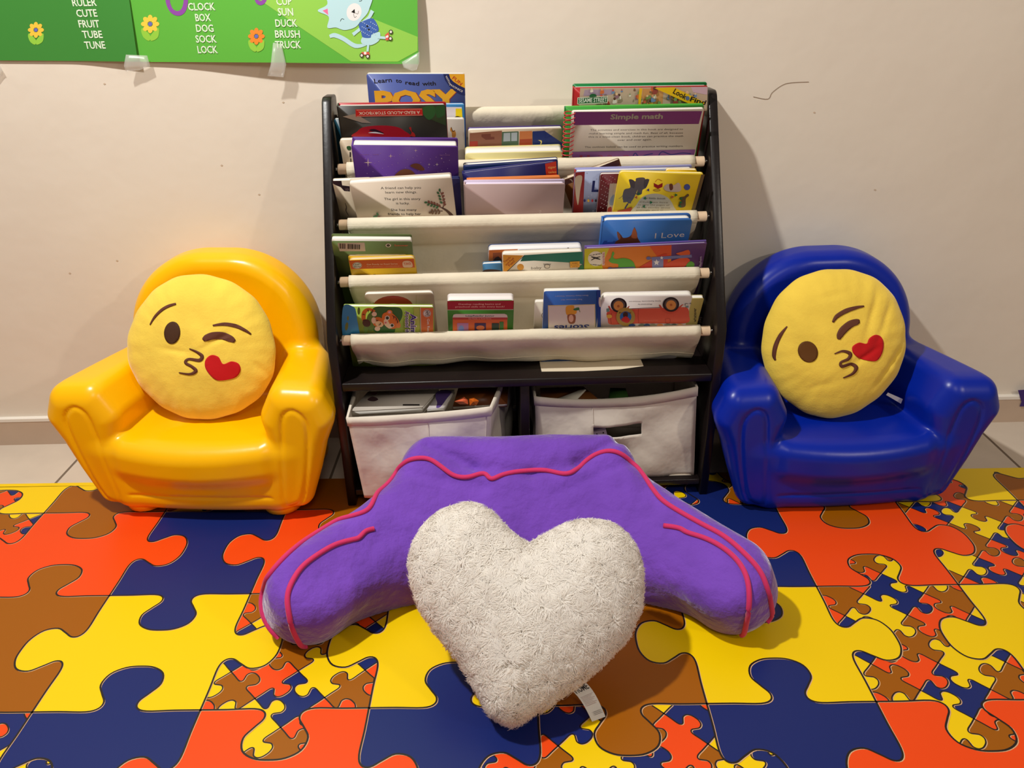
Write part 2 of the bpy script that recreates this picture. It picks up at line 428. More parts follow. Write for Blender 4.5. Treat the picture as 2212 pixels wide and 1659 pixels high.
# ------------------------------------------------------------------ moulded armchairs
def armpoly(inset):
    p = [(.148, .03), (.200, .028), (.240, .10), (.280, .215), (.290, .268), (.268, .305), (.200, .310), (.168, .27), (.158, .19), (.15, .10)]
    c = np.mean(p, 0); out = []
    for q in p:
        d = np.array(q)-c; L = np.linalg.norm(d); out.append(tuple(c+d*(L-inset)/L))
    return out
AP = armpoly(.036)
GP = [tuple(p) for p in bez([(.178, .04), (.212, .05), (.232, .12), (.246, .20), (.245, .245), (.224, .266), (.202, .252), (.193, .20), (.184, .12)], 3, True)]
def chair_parts(x, y, z):
    ax = np.abs(x)
    sxx = ax/(1-.19*np.clip(y/.26, 0, 1.2)**1.2)
    zz = z+.010*np.clip((y-.02)/.24, 0, 1)+.010*np.clip((.06-y)/.06, 0, 1)**2
    arm = extr(sdpoly(sxx, zz, AP), np.abs(y-.133)-.097, .036)
    # arched groove on the arm front
    g2 = np.abs(sdpoly(ax, z, GP))
    arm = arm+.0032*np.exp(-(g2/.0052)**2)*np.clip((.022-y)/.016, 0, 1)
    fx = 1-(x/.165)**2
    seat = rbox(x, y-.118+.018*np.clip(fx, 0, 1), z-.150-.006*np.clip((y-.1)/.15, -1, 1)+.010*np.clip(fx, 0, 1), (.172, .13, .042), .030)
    bw = .211-.03*np.clip((.25-z)/.2, 0, 1)
    yb = y-.272-.12*(z-.3)
    qx, qz = ax-(bw-.185), np.abs(z-.277)-(.226-.185)
    d2 = np.sqrt(np.maximum(qx, 0)**2+np.maximum(qz, 0)**2)+np.minimum(np.maximum(qx, qz), 0)-.185+.035
    dish = .016*np.clip(1-(x/.16)**2, 0, 1)*np.clip(1-((z-.33)/.16)**2, 0, 1)
    back = extr(d2, np.abs(yb-.5*dish)-.014+.5*dish, .035)
    w = .188+.055*np.clip((z-.03)/.25, 0, 1)
    base = rbox(x/w*.19, y-.150+.010*np.clip(1-(x/.17)**2, 0, 1), z-.10, (.19, .152, .082), .03)
    base = base+.0028*np.exp(-((z-.062)/.004)**2)*np.clip((.03-y)/.012, 0, 1)*np.clip((.16-ax)/.01, 0, 1)
    return arm, seat, back, base
def chair_sdf(x, y, z):
    a, s, k, b_ = chair_parts(x, y, z)
    return smin(smin(smin(b_, a, .022), k, .024), s, .020)
_P, _F, _N = surface_nets(chair_sdf, (-.30, -.05, .0), (.30, .36, .56), .0044)
_L = np.argmin(np.stack(chair_parts(*_P.T), 1)-np.array([0, .003, 0, 0]), 1)
_L[(_L == 0) & (_P[:, 0] > 0)] = 4
def armchair(label, m, x, y, z, rz, feet):
    t = empty('toddler_armchair', label, 'armchair', loc=(x, y, z)); t.rotation_euler = (0, 0, rz)
    mesh_split(_P, _F, _N, _L, ['armrest', 'seat', 'backrest', 'base', 'armrest'], m, t)
    if feet:
        for sx in (-.152, .152):
            for sy in (.052, .255):
                f = MB(); pts = []
                for r, zz in ((0, -.018), (.030, -.018), (.040, -.012), (.044, 0), (.044, .02)):
                    pts.append([(sx+r*math.cos(a*math.pi/12), sy+r*math.sin(a*math.pi/12), zz+.018) for a in range(24)])
                f.grid([[pts[i][a] for i in range(5)] for a in range(24)], m, closed_u=True)
                f.build('foot', t)
    return t
ychair = mat('yellow_plastic', (252, 186, 0), .28, .42, bump=[(30, .02)], var=.03, varscale=5)
bchair = mat('blue_plastic', (2, 36, 158), .32, .38, bump=[(30, .02)], var=.05, varscale=7)
YC = armchair('glossy yellow moulded toddler armchair on two visible round feet', ychair, -.662, 1.362, FZ, -.06, True)
BC = armchair('glossy blue moulded toddler armchair sitting flat on the mat', bchair, .703, 1.370, FZ-.0172, .06, False)
# ------------------------------------------------------------------ round face pillows
def frame(n, up=(0, 0, 1)):
    n = np.array(n, float); n /= np.linalg.norm(n); u = np.cross(np.array(up, float), n); u /= np.linalg.norm(u); v = np.cross(n, u)
    return u, v, n
def mat4(u, yv, v, o):
    m = Matrix.Identity(4)
    for i in range(3): m[i][0], m[i][1], m[i][2], m[i][3] = u[i], yv[i], v[i], o[i]
    return m
browns = mat('brown_embroidery', (98, 54, 38), .7, .25, bump=[(700, .3)]); eyeb = mat('dark_eye_embroidery', (70, 42, 22), .7, .25, bump=[(700, .3)])
redf = mat('red_applique', (196, 14, 20), .75, .25, bump=[(700, .25)], sheen=.2)
plushY = mat('yellow_plush', (243, 207, 80), .9, .15, bump=[(420, .3), (34, .15)], sheen=.4, var=.09, varscale=9)
whitetag = mat('white_satin_tag', (226, 222, 214), .5, .4)
def decal(poly2, surf, m, parent, name, label=None, lift=.0009, cell=.006):
    """flat patch following a curved surface: polygon -> fine triangles -> lifted onto it"""
    bm = bmesh.new(); vs = [bm.verts.new((p[0], 0, p[1])) for p in poly2]
    for t in tessellate_polygon([[Vector((p[0], p[1], 0)) for p in poly2]]):
        try: bm.faces.new([vs[i] for i in t])
        except ValueError: pass
    for _ in range(4):
        es = [e for e in bm.edges if e.calc_length() > cell]
        if not es: break
        bmesh.ops.subdivide_edges(bm, edges=es, cuts=1)
        bmesh.ops.triangulate(bm, faces=[f for f in bm.faces if len(f.verts) > 3])
    for v in bm.verts: v.co.y = surf(v.co.x, v.co.z)-lift
    bmesh.ops.recalc_face_normals(bm, faces=bm.faces[:])
    g = MB(); g.frombm(bm, m, True); o = g.build(name, parent)
    mo = o.modifiers.new('t', 'SOLIDIFY'); mo.thickness = .0012; mo.offset = 0
    if label: o['label'] = label
    return o
def taper(pts, ws, to2, sc):
    P = [np.array(to2(*p)) for p in bez(pts, 6)]; L = []; R = []
    for i, p in enumerate(P):
        t = P[min(i+1, len(P)-1)]-P[max(i-1, 0)]; t /= np.linalg.norm(t); n = np.array([-t[1], t[0]])
        u = i/(len(P)-1)*(len(ws)-1); j = min(int(u), len(ws)-2); w = (ws[j]*(1-u+j)+ws[j+1]*(u-j))*sc/2
        L.append(p+n*w); R.append(p-n*w)
    return L+R[::-1]
def face_pillow(label, Yc, cpx, rad, th, recline, turn, feats, seed, pleats):
    c = hitY(cpx[0], cpx[1], Yc)
    n = np.array([math.sin(turn)*math.cos(recline), -math.cos(recline)*math.cos(turn), math.sin(recline)])
    u, v, n = frame(n)
    T = empty('face_pillow', label, 'pillow', matrix=mat4(u, -n, v, c-v*rad[1]*.0))
    rr = np.random.RandomState(seed); ph = rr.rand(8)*6.28
    def rim(a): return 1+.010*math.sin(3*a+ph[0])+.008*math.sin(5*a+ph[1])+.004*math.sin(17*a+ph[2])
    def surf(x, z, side=1):
        a = math.atan2(z/rad[1], x/rad[0]); r = min(1., math.hypot(x/rad[0], z/rad[1])/rim(a))
        h = th*max(0, 1-r**2.6)**.62
        wr = .0016*math.sin(26*a+ph[3]+2*math.sin(3*a+ph[4]))*r**5*(1-r**8)
        wr += .0022*float(vnoise((x, 0, z), 38, ph[5]))*(1-r**3)
        for (px_, pz_, ang, ln, amp) in pleats:     # soft creases
            dx, dz = x-px_, z-pz_; s = dx*math.cos(ang)+dz*math.sin(ang); q = -dx*math.sin(ang)+dz*math.cos(ang)
            wr -= amp*math.exp(-(q/.006)**2-(s/ln)**2)
        return -(h+wr) if side > 0 else h*.8
    b = MB(); NA, NR = 144, 34
    for side in (1, -1):
        rows = []
        for a_ in range(NA):
            a = 2*math.pi*a_/NA; row = []
            for k in range(NR+1):
                r = math.sin(k/NR*math.pi/2)*rim(a); x, z = rad[0]*r*math.cos(a), rad[1]*r*math.sin(a); row.append((x, surf(x, z, side), z))
            rows.append(row)
        b.grid(rows, plushY, closed_u=True, flip=side > 0)
    body = b.build('cushion', T)
    def to2(px, py):
        p = hit(px, py, c+n*th*.92, n)-c; return (p@u, p@v)
    sc = np.linalg.norm(np.array(to2(cpx[0]+1, cpx[1]))-np.array(to2(*cpx)))
    for name, kind, m, data, lb in feats:
        if kind == 'stroke': poly = taper(data[0], data[1], to2, sc)
        elif kind == 'blob': poly = [to2(*p) for p in bez(data, 6, True)]
        elif kind == 'poly': poly = [to2(*p) for p in data]
        else:
            cx, cy, rx, ry, rot = data; rot = math.radians(rot)
            poly = [to2(cx+rx*math.cos(q)*math.cos(rot)-ry*math.sin(q)*math.sin(rot), cy+rx*math.cos(q)*math.sin(rot)+ry*math.sin(q)*math.cos(rot)) for q in [2*math.pi*i/28 for i in range(28)]]
        decal(poly, surf, m, T, name, lb)
    return T, u, v, n, c, surf
def cv(pts, ox, oy, s): return [(ox+x/s, oy+y/s) for x, y in pts]
A_ = (60, 520, 2.593); B_ = (1540, 500, 2.6756)
def heartpts(p): return p
fy = [('eyebrow', 'stroke', browns, (cv([(675, 472), (700, 430), (740, 390), (780, 366), (823, 353)], *A_), [2, 5, 6, 6, 4]), None),
      ('eye', 'ell', eyeb, (373.1, 718.6, 17.6, 24, 4), None),
      ('eyebrow', 'stroke', browns, (cv([(1038, 474), (1100, 467), (1160, 478), (1210, 503), (1240, 526)], *A_), [3, 7, 8, 6, 3]), None),
      ('winking_eye', 'stroke', browns, (cv([(988, 556), (1005, 544), (1040, 532), (1090, 532), (1135, 550), (1157, 565)], *A_), [6, 14, 16, 16, 14, 6]), None),
      ('mouth', 'stroke', browns, (cv([(908, 604), (950, 622), (980, 645), (965, 668), (905, 662), (888, 682), (925, 705), (945, 728), (912, 746), (850, 738)], *A_), [2, 5, 8, 7, 5, 6, 6, 8, 5, 2]), None),
      ('heart_patch', 'blob', redf, cv([(1095, 690), (1070, 650), (1030, 640), (1000, 668), (1000, 712), (1030, 757), (1062, 781), (1112, 780), (1162, 765), (1187, 728), (1178, 690), (1140, 676)], *A_), 'red heart patch')]
PY, *_ = face_pillow('round yellow winking-face plush pillow leaning in the yellow armchair', 1.505, (437, 752), (.1545, .1535), .050, .34, .03, fy, 3,
    [(.05, .02, .5, .03, .003), (.13, -.05, -.9, .03, .004), (-.04, .0, -.2, .03, .002)])
fb = [('eyebrow', 'stroke', browns, (cv([(440, 550), (405, 600), (378, 670), (372, 720), (380, 750)], *B_), [2, 7, 8, 7, 3]), None),
      ('eye', 'ell', mat('brown_eye_embroidery', (98, 58, 18), .7, .25), (540+1540-1540+0+1745.5-540, 759.8, 20, 23.5, -25), None),
      ('eyebrow', 'stroke', browns, (cv([(690, 524), (715, 490), (770, 458), (830, 440), (878, 432)], *B_), [4, 9, 10, 7, 3]), None),
      ('winking_eye', 'stroke', browns, (cv([(722, 622), (728, 600), (748, 570), (790, 535), (828, 522), (845, 520)], *B_), [6, 14, 17, 16, 13, 6]), None),
      ('mouth', 'stroke', browns, (cv([(698, 706), (745, 690), (788, 705), (778, 735), (735, 755), (742, 778), (795, 765), (825, 785), (808, 820), (752, 846)], *B_), [2, 5, 8, 7, 5, 7, 6, 9, 6, 2]), None),
      ('heart_patch', 'blob', redf, cv([(886, 648), (840, 642), (803, 665), (806, 700), (840, 730), (890, 745), (948, 748), (980, 710), (990, 650), (972, 607), (935, 598), (902, 618)], *B_), 'red heart patch')]
PB, pu, pv, pn, pc, psurf = face_pillow('round yellow winking-face plush pillow leaning in the blue armchair', 1.505, (1800, 741), (.150, .1575), .050, .34, -.03, fb, 9,
    [(.06, .06, 1.3, .05, .005), (.09, .05, 1.2, .05, .004), (.11, -.04, 1.0, .05, .005), (.04, -.03, .6, .04, .004), (-.02, -.08, .3, .05, .002), (-.02, .1, .2, .03, .002)])
b = MB(); tp = [hitY(*p, 1.475) for p in [(1918, 848), (1950, 862), (1946, 872), (1914, 853)]]
Mi = PB.matrix_world.inverted()
b.add([Mi @ Vector(p) for p in tp], [(0, 1, 2, 3)], whitetag)
solid(b.build('care_tag', PB), .0008)['label'] = 'white care tag'

# ------------------------------------------------------------------ purple reading pillow
purple = mat('purple_plush', (116, 70, 180), .9, .15, bump=[(520, .35), (26, .5)], sheen=.6, var=.13, varscale=11)
piping = mat('pink_piping', (206, 52, 104), .85, .2, bump=[(800, .3)], sheen=.2)
RB = 53*math.pi/180
def seg_box(x, y, z, p, q, hw, hh, r, roll=0):
    p = np.array(p, float); q = np.array(q, float); d = q-p; L = np.linalg.norm(d); d /= L
    s = np.cross(d, [0, 0, 1.]); s /= np.linalg.norm(s); w = np.cross(s, d)
    if roll: s, w = s*math.cos(roll)+w*math.sin(roll), w*math.cos(roll)-s*math.sin(roll)
    dx, dy, dz = x-p[0], y-p[1], z-p[2]
    a = dx*d[0]+dy*d[1]+dz*d[2]; b_ = dx*s[0]+dy*s[1]+dz*s[2]; c = dx*w[0]+dy*w[1]+dz*w[2]
    a = a-np.clip(a, 0, L)
    ab = np.sqrt(a*a+b_*b_+1e-12)-(hw-r); cc = np.abs(c)-(hh-r)
    return np.minimum(np.maximum(ab, cc), 0)+np.sqrt(np.maximum(ab, 0)**2+np.maximum(cc, 0)**2)-r
RPF = [(-.17, .13, -.08, .085, .010, .012), (-.08, .085, .03, .07, .007, .014), (.20, .14, .12, .09, .010, .012), (.12, .09, .03, .07, .006, .014), (-.20, .07, -.06, .045, .004, .012), (.22, .09, .08, .03, .005, .012), (-.22, -.02, -.26, -.10, .008, .014), (.25, -.0, .27, -.09, .008, .014), (-.20, .00, -.10, -.03, .003, .012), (.24, .03, .20, -.05, .005, .010)]
def rp_parts(x, y, z):
    by, bz = y-1.232, z-.092
    v = by*math.sin(RB)+bz*math.cos(RB); n = -by*math.cos(RB)+bz*math.sin(RB)
    xx = (x-.004)/(1-.22*np.clip((v+.02)/.19, -.6, 1.0))
    body = rbox(xx, v, n, (.272, .165, .062), .055)
    w = vnoise((x, y, z), 11, 1)*.006
    for (x0, v0, x1, v1, am, wd2) in RPF:
        ex, ev = x1-x0, v1-v0; t = np.clip(((x-x0)*ex+(v-v0)*ev)/(ex*ex+ev*ev), 0, 1); q = (x-x0-ex*t)**2+(v-v0-ev*t)**2
        body = body+am*np.exp(-q/wd2**2)*np.clip((n+.01)/.03, 0, 1)
    la = seg_box(x, y, z, (-.240, 1.180, .080), (-.358, 1.045, .074), .078, .066, .044, .50)
    ra = seg_box(x, y, z, (.250, 1.195, .080), (.368, 1.055, .074), .078, .066, .044, -.50)
    return body+w*.5, la+w*.4, ra+w*.4
def rp_sdf(x, y, z):
    a, l, r = rp_parts(x, y, z); d = smin(smin(a, l, .07), r, .07)
    return np.maximum(d, FZ+.0005-z)
_P, _F, _N = surface_nets(rp_sdf, (-.50, .92, -.02), (.52, 1.46, .32), .0062)
_L = np.argmin(np.stack(rp_parts(*_P.T), 1), 1)
RP = empty('reading_pillow', 'purple plush backrest pillow with pink piping lying on the mat', 'pillow', loc=(0, 1.2, FZ))
mesh_split(_P-np.array([0, 1.2, FZ]), _F, _N, _L, ['backrest', 'armrest', 'armrest'], purple, RP)
def march(px, py, f, t0=.7, t1=2.2):
    d = ray(px, py); t = t0; best = (9, t0)
    for _ in range(160):
        p = CAM+d*t; s = float(f(*[np.array([q]) for q in p])[0])
        if s < best[0]: best = (s, t)
        if s < .0006: break
        t += max(s*.6, .0008)
        if t > t1: break
    return CAM+d*best[1]
def pipe(name, pts, f, r, m, parent, lab=None):
    P = [march(*p, f) for p in bez(pts, 5)]
    P = np.array(P)
    for _ in range(3): P[1:-1] = .5*P[1:-1]+.25*(P[:-2]+P[2:])
    # seat on the skin
    for _ in range(3):
        s = f(*P.T); g = np.stack([(f(*(P+np.eye(3)[i]*.002).T)-f(*(P-np.eye(3)[i]*.002).T))/.004 for i in range(3)], 1)
        P = P-g*((s-r*.35)/np.maximum((g*g).sum(1), 1e-6))[:, None]*.8
    P[:, 2] = np.maximum(P[:, 2], FZ+r)
    b = MB(); b.tube(P-np.array([0, 1.2, FZ]), r, m, 10); o = b.build(name, parent)
    o['label'] = lab or 'pink piping'; return o
PX = lambda pts: cv(pts, 540, 920, 1.907)
pipe('piping', PX([(100, 895), (60, 800), (48, 720), (68, 640), (110, 580), (180, 510), (260, 450), (350, 395), (430, 370), (490, 345), (520, 290), (560, 230), (610, 180), (650, 145), (700, 133), (745, 140), (790, 170), (840, 205), (900, 212), (965, 195), (995, 222), (1060, 195), (1200, 180), (1290, 200), (1340, 185), (1380, 150), (1430, 115), (1500, 105), (1560, 140), (1610, 190), (1650, 250), (1700, 310), (1780, 360), (1870, 410), (1960, 460), (2040, 530), (2100, 600), (2130, 680), (2150, 770), (2140, 820)]), rp_sdf, .0046, piping, RP)
pipe('piping', PX([(510, 425), (475, 435), (450, 462), (420, 470), (350, 490), (280, 530), (215, 580), (175, 640), (155, 700), (160, 760), (175, 830), (200, 885), (235, 935)]), rp_sdf, .0046, piping, RP)
pipe('piping', PX([(1705, 412), (1770, 422), (1800, 440), (1880, 465), (1960, 510), (2020, 570), (2050, 640), (2055, 720), (2045, 800), (2030, 880)]), rp_sdf, .0046, piping, RP)

# ------------------------------------------------------------------ white heart pillow
HR = 50*math.pi/180
hv = np.array([0, math.sin(HR), math.cos(HR)]); hu = np.array([1., 0, 0]); hn = np.array([0, -math.cos(HR), math.sin(HR)])
hc = hitZ(1106, 1566, .028)
H2 = lambda p: (lambda q: (q@hu, q@hv))(hit(*p, hc, hn)-hc)
hpts = [(1143, 1180), (1096, 1146), (1054, 1104), (1001, 1089), (940, 1112), (896, 1165), (883, 1228), (901.8, 1308), (940, 1365), (991, 1428), (1040, 1515), (1062, 1548), (1106, 1567), (1150, 1548), (1206, 1512), (1284.6, 1455), (1363, 1371), (1391, 1287), (1384, 1198), (1342, 1143), (1284.6, 1126), (1225, 1136), (1169, 1165)]
HP = np.array([H2(p) for p in bez(hpts, 4, True)])
cen = HP.mean(0); HP = cen+(HP-cen)*.965
HPl = [tuple(p) for p in HP]
def hthick(x, z):
    d = -sdpoly(np.asarray(x, float), np.asarray(z, float), HPl); d = np.clip(d, 0, .12)
    return .068*np.sqrt(np.clip(1-(1-d/.12)**2, 0, 1))
furm = mat('cream_plush_fur', (254, 250, 245), .9, .1, sheen=.3)
_nt = furm.node_tree; _tr = _nt.nodes.new('ShaderNodeBsdfTranslucent'); _tr.inputs[0].default_value = (.97, .93, .87, 1); _mx = _nt.nodes.new('ShaderNodeMixShader'); _mx.inputs[0].default_value = .5
_nt.links.new(_nt.nodes['Principled BSDF'].outputs[0], _mx.inputs[1]); _nt.links.new(_tr.outputs[0], _mx.inputs[2]); _nt.links.new(_mx.outputs[0], _nt.nodes['Material Output'].inputs[0])
cushm = mat('cream_plush_backing', (240, 232, 220), .9, .1, bump=[(300, .3)])
HT_ = empty('heart_pillow', 'fluffy white heart-shaped pillow leaning on the purple backrest pillow', 'pillow', matrix=mat4(hu, -hn, hv, hc))
def hsdf(x, y, z):     # local: x right, y behind, z up the heart
    return np.abs(y)-hthick(x, z)*1.0+np.where(sdpoly(x, z, HPl) > 0, sdpoly(x, z, HPl), 0)+.0
_x0, _z0 = HP.min(0)-.02; _x1, _z1 = HP.max(0)+.02
rsn = np.random.RandomState(5)
b = MB()
NR, NB = 22, len(HP)
for side in (-1, 1):
    rows = []
    for i in range(NB):
        row = []
        for k in range(NR+1):
            t = math.sin(k/NR*math.pi/2); p = cen*(1-t)+HP[i]*t
            row.append(p)
        rows.append(row)
    A = np.array(rows); h = hthick(A[..., 0], A[..., 1])
    rough = np.array(vnoise((A[..., 0], 0, A[..., 1]), 130, 3))*.004*(h/.068)
    G = np.stack([A[..., 0], side*(h+rough), A[..., 1]], -1)
    b.grid([[tuple(q) for q in r_] for r_ in G], cushm, closed_u=True, flip=side < 0)
b.build('cushion', HT_)
# fur: short swirled strands
NS = 52000
S = []
while len(S) < NS:
    q = rsn.rand(90000, 2)*[_x1-_x0, _z1-_z0]+[_x0, _z0]
    S += list(q[sdpoly(q[:, 0], q[:, 1], HPl) < -.0005])
S = np.array(S[:NS])
# denser near the rim where the skin turns away
i_r = rsn.randint(0, len(HP), 7000); tt = rsn.rand(7000, 1); R_ = HP[i_r]*(1-tt)+HP[(i_r+1) % len(HP)]*tt; R_ = cen+(R_-cen)*(1-.06*rsn.rand(7000, 1)**2)
S = np.concatenate([S, R_])
cell = .017; rc = rsn.rand(640, 2)*[_x1-_x0, _z1-_z0]+[_x0, _z0]
D = ((S[:, None, :]-rc[None])**2).sum(-1); ci = D.argmin(1); dv = S-rc[ci]; dl = np.sqrt((dv**2).sum(1))+1e-6
sw = np.where(ci % 2 == 0, 1, -1)[:, None]; tang = np.stack([-dv[:, 1], dv[:, 0]], 1)/dl[:, None]*sw
def nrm(S):
    e = .002; hx = (hthick(S[:, 0]+e, S[:, 1])-hthick(S[:, 0]-e, S[:, 1]))/(2*e); hz = (hthick(S[:, 0], S[:, 1]+e)-hthick(S[:, 0], S[:, 1]-e))/(2*e)
    n = np.stack([-hx, -np.ones(len(S)), -hz], 1); n[:, 0] = -hx*1; n[:, 2] = -hz*1
    return n/np.linalg.norm(n, axis=1)[:, None]
N0 = nrm(S); back = np.zeros(len(S), bool); back[NS:] = rsn.rand(7000) < .4
N0[back, 1] *= -1
h0 = hthick(S[:, 0], S[:, 1]); base = np.stack([S[:, 0], np.where(back, 1, -1)*h0, S[:, 1]], 1)
d3 = np.stack([tang[:, 0], np.zeros(len(S)), tang[:, 1]], 1)+.75*rsn.randn(len(S), 3)-.35*np.stack([dv[:, 0], 0*dl, dv[:, 1]], 1)/dl[:, None]
d3 -= N0*(d3*N0).sum(1)[:, None]; d3 /= np.linalg.norm(d3, axis=1)[:, None]
side3 = np.cross(N0, d3); ln = .009+.008*rsn.rand(len(S)); ln[back] *= .8
curl = (sw[:, 0]*(.5+.7*rsn.rand(len(S))))
KS = 5; pts = []
for k in range(KS):
    t = k/(KS-1); ang = curl*t*1.5
    off = (d3*np.sin(ang+.6*t)[:, None]*0+d3*t+side3*(curl*t*t*.55)[:, None])*ln[:, None]
    lift = (.0045+.004*np.minimum(dl/.014, 1))*math.sin(min(1, t*1.25)*math.pi*.62)
    pts.append(base+off+N0*lift[:, None])
wd_ = .00085*(1+.5*rsn.rand(len(S)))
V = []; 
for k in range(KS):
    w = wd_*(1-.8*(k/(KS-1))**1.5)
    V.append(pts[k]+side3*w[:, None]); V.append(pts[k]-side3*w[:, None])
V = np.stack(V, 1).reshape(-1, 3); nst = len(S)
b0 = np.arange(nst)[:, None]*(2*KS)
Fq = np.concatenate([b0+np.array([[2*k, 2*k+1, 2*k+3, 2*k+2]]) for k in range(KS-1)], 0)
me = bpy.data.meshes.new('fur'); me.from_pydata(V.tolist(), [], Fq.tolist()); me.materials.append(furm)
me.polygons.foreach_set('use_smooth', [True]*len(Fq)); me.update()
o = bpy.data.objects.new('fur', me); COL.objects.link(o); o.parent = HT_; o['kind'] = 'stuff'
# sewn-in label
b = MB(); LT = [hitZ(*p, z) for p, z in [((1229, 1487), .035), ((1262, 1471), .040), ((1308, 1548), .006), ((1279, 1559), .006)]]
Hm = HT_.matrix_world.inverted()
def bil(q, s, t): return q[0]*(1-s)*(1-t)+q[1]*s*(1-t)+q[2]*s*t+q[3]*(1-s)*t
LT = [np.array(q) for q in LT]
lift = lambda t: np.array([0, 0, .010*math.sin(t*math.pi)])
b.grid([[tuple(Hm @ Vector(bil(LT, s, t)+lift(t))) for t in np.linspace(0, 1, 9)] for s in (0, .5, 1)], whitetag)
ink(b, [('text', (60, 58, 58), 'HOME', .08, .30, .92, .30, None, .01), ('text', (90, 90, 90), 'TRIM', .1, .16, .8, .16, .08)]+[('rect', (196, 176, 172), .1, .45+.035*i, .9-.1*(i % 3), .462+.035*i) for i in range(8)]+[('rect', (150, 150, 150), .3, .86+.03*i, .9, .87+.03*i) for i in range(3)],
    lambda x, y: (x, 1-y), lambda a, c, lay: tuple(Hm @ Vector(bil(LT, a, 1-c)+lift(1-c)+np.array([0, -.2, 1])*.00025*lay)))
b.build('care_tag', HT_)['label'] = 'white care tag printed HOME'

# ------------------------------------------------------------------ sling book rack
RA = .0325
RO = np.array([.028, 1.416, FZ]); RX = np.array([math.cos(RA), math.sin(RA), 0]); RY = np.array([-math.sin(RA), math.cos(RA), 0])
def rw(x, y, z): return RO+RX*x+RY*y+np.array([0, 0, z])
dark = mat('espresso_wood', (24, 17, 16), .33, .4, bump=[(120, .04)], var=.12, varscale=30)
woodm = mat('pale_dowel_wood', (214, 184, 150), .55, .3, var=.08, varscale=60)
steel = mat('steel_bolt', (150, 145, 138), .3, .5, metal=1)
canvas = mat('cream_canvas', (220, 208, 184), .85, .15, bump=[(700, .25), (18, .15)], var=.04, varscale=16)
RACK = empty('book_rack', 'dark espresso wooden rack with four cream canvas slings full of picture books', 'book rack', loc=RO); RACK.rotation_euler = (0, 0, RA)
def arc(cx, cz, r, a0, a1, n=6): return [(cx+r*math.cos(math.radians(a0+(a1-a0)*i/n)), cz+r*math.sin(math.radians(a0+(a1-a0)*i/n))) for i in range(n+1)]
side = [(0, 0), (0, .392)]+arc(.247, .795, .022, 150, 90)+arc(.286, .809, .008, 90, 0)+[(.294, 0)]
for s in (-1, 1):
    b = MB(); b.prism(side, s*.396, s*.377, dark, ax=0, bev=.003); b.build('side_panel', RACK)
b = MB(); b.box((-.377, .0, .279), (.377, .290, .297), dark, .0025); b.build('shelf', RACK)
b = MB(); b.box((-.377, .004, .024), (.377, .290, .038), dark, .002); b.build('bottom_shelf', RACK)
b = MB(); b.box((-.016, .006, .038), (.003, .288, .279), dark, .002); b.build('divider', RACK)
RODS = [(.272, .776), (.196, .684), (.140, .585), (.083, .484), (.035, .3775)]
for (y, z) in RODS:
    b = MB(); b.tube([(-.371, y, z), (.371, y, z)], .0105, woodm, 18); o = b.build('rod', RACK); o['label'] = 'pale wooden dowel rod'
    for s in (-1, 1):
        b = MB(); b.tube([(s*.369, y, z), (s*.3772, y, z)], .0036, steel, 10); b.build('bolt', o)
def sling(p):
    (yr, zr), (yf, zf) = RODS[p-1], RODS[p]
    if p == 4: yb, zb = yf+.085, .2995
    else: yb, zb = yf+.078, zf-.092
    R = .0128
    path = [(yr-.0128, zr+.002), (yr-.006, zr-.018), (yr+.014, zr-.045), (yr+.026, zr-.068), (yb+.012, zb+.008), (yb, zb), (yb-.022, zb+.001), (yf+.044, zb+.020), (yf+.021, zf-.045), (yf+.004, zf-.024), (yf-R*.8, zf-R*.75), (yf-R, zf), (yf-R*.7, zf+R*.7), (yf, zf+R), (yf+R*.7, zf+R*.7), (yf+R, zf), (yf+R+.001, zf-.014)]
    if p == 4: path[6:10] = [(yb-.03, .2992), (yf+.036, .303), (yf+.018, zf-.045), (yf-.002, zf-.022)]
    if p == 1: path[:1] = [(yr+R+.001, zr-.014), (yr+R, zr), (yr+R*.7, zr+R*.7), (yr, zr+R), (yr-R*.7, zr+R*.7), (yr-R, zr)]
    C = bez(path, 4); n = len(C); rows = []
    for i in range(61):
        u = i/60; x = -.353+.704*u; row = []
        for j, (y, z) in enumerate(C):
            t = j/(n-1); front = math.exp(-((t-.46)/.10)**2); bel = math.exp(-((t-.30)/.12)**2)
            a = .0035*math.sin(22*u+14*t+p)+.0025*math.sin(41*u-9*t+2*p)+.002*math.sin(9*u+p*2)
            dy = -(a+(.004*math.sin(34*u+10*t)*math.sin(6*u+1)**2 if p == 4 else 0))*front*(1.15 if p == 4 else .5); dz = (.004*math.sin(7*u+p*1.3))*bel
            if p == 4: dz = .012*bel*(math.exp(-((u-.42)/.16)**2)) + .0*bel
            edge_in = .006*bel*(1 if u < .5 else -1)*abs(2*u-1)**6
            row.append((x+edge_in, y+dy, z+dz))
        rows.append(row)
    b = MB(); b.grid(rows, canvas); o = solid(b.build('sling', RACK), .0012); o['label'] = 'cream canvas sling'
    b = MB()   # hem stitch line across the front
    k = int(.47*n)
    b.tube([np.array(r_[k])+np.array([0, -.0012, 0]) for r_ in rows], .0007, canvas, 5); b.build('hem_seam', o)
for p in (1, 2, 3, 4): sling(p)

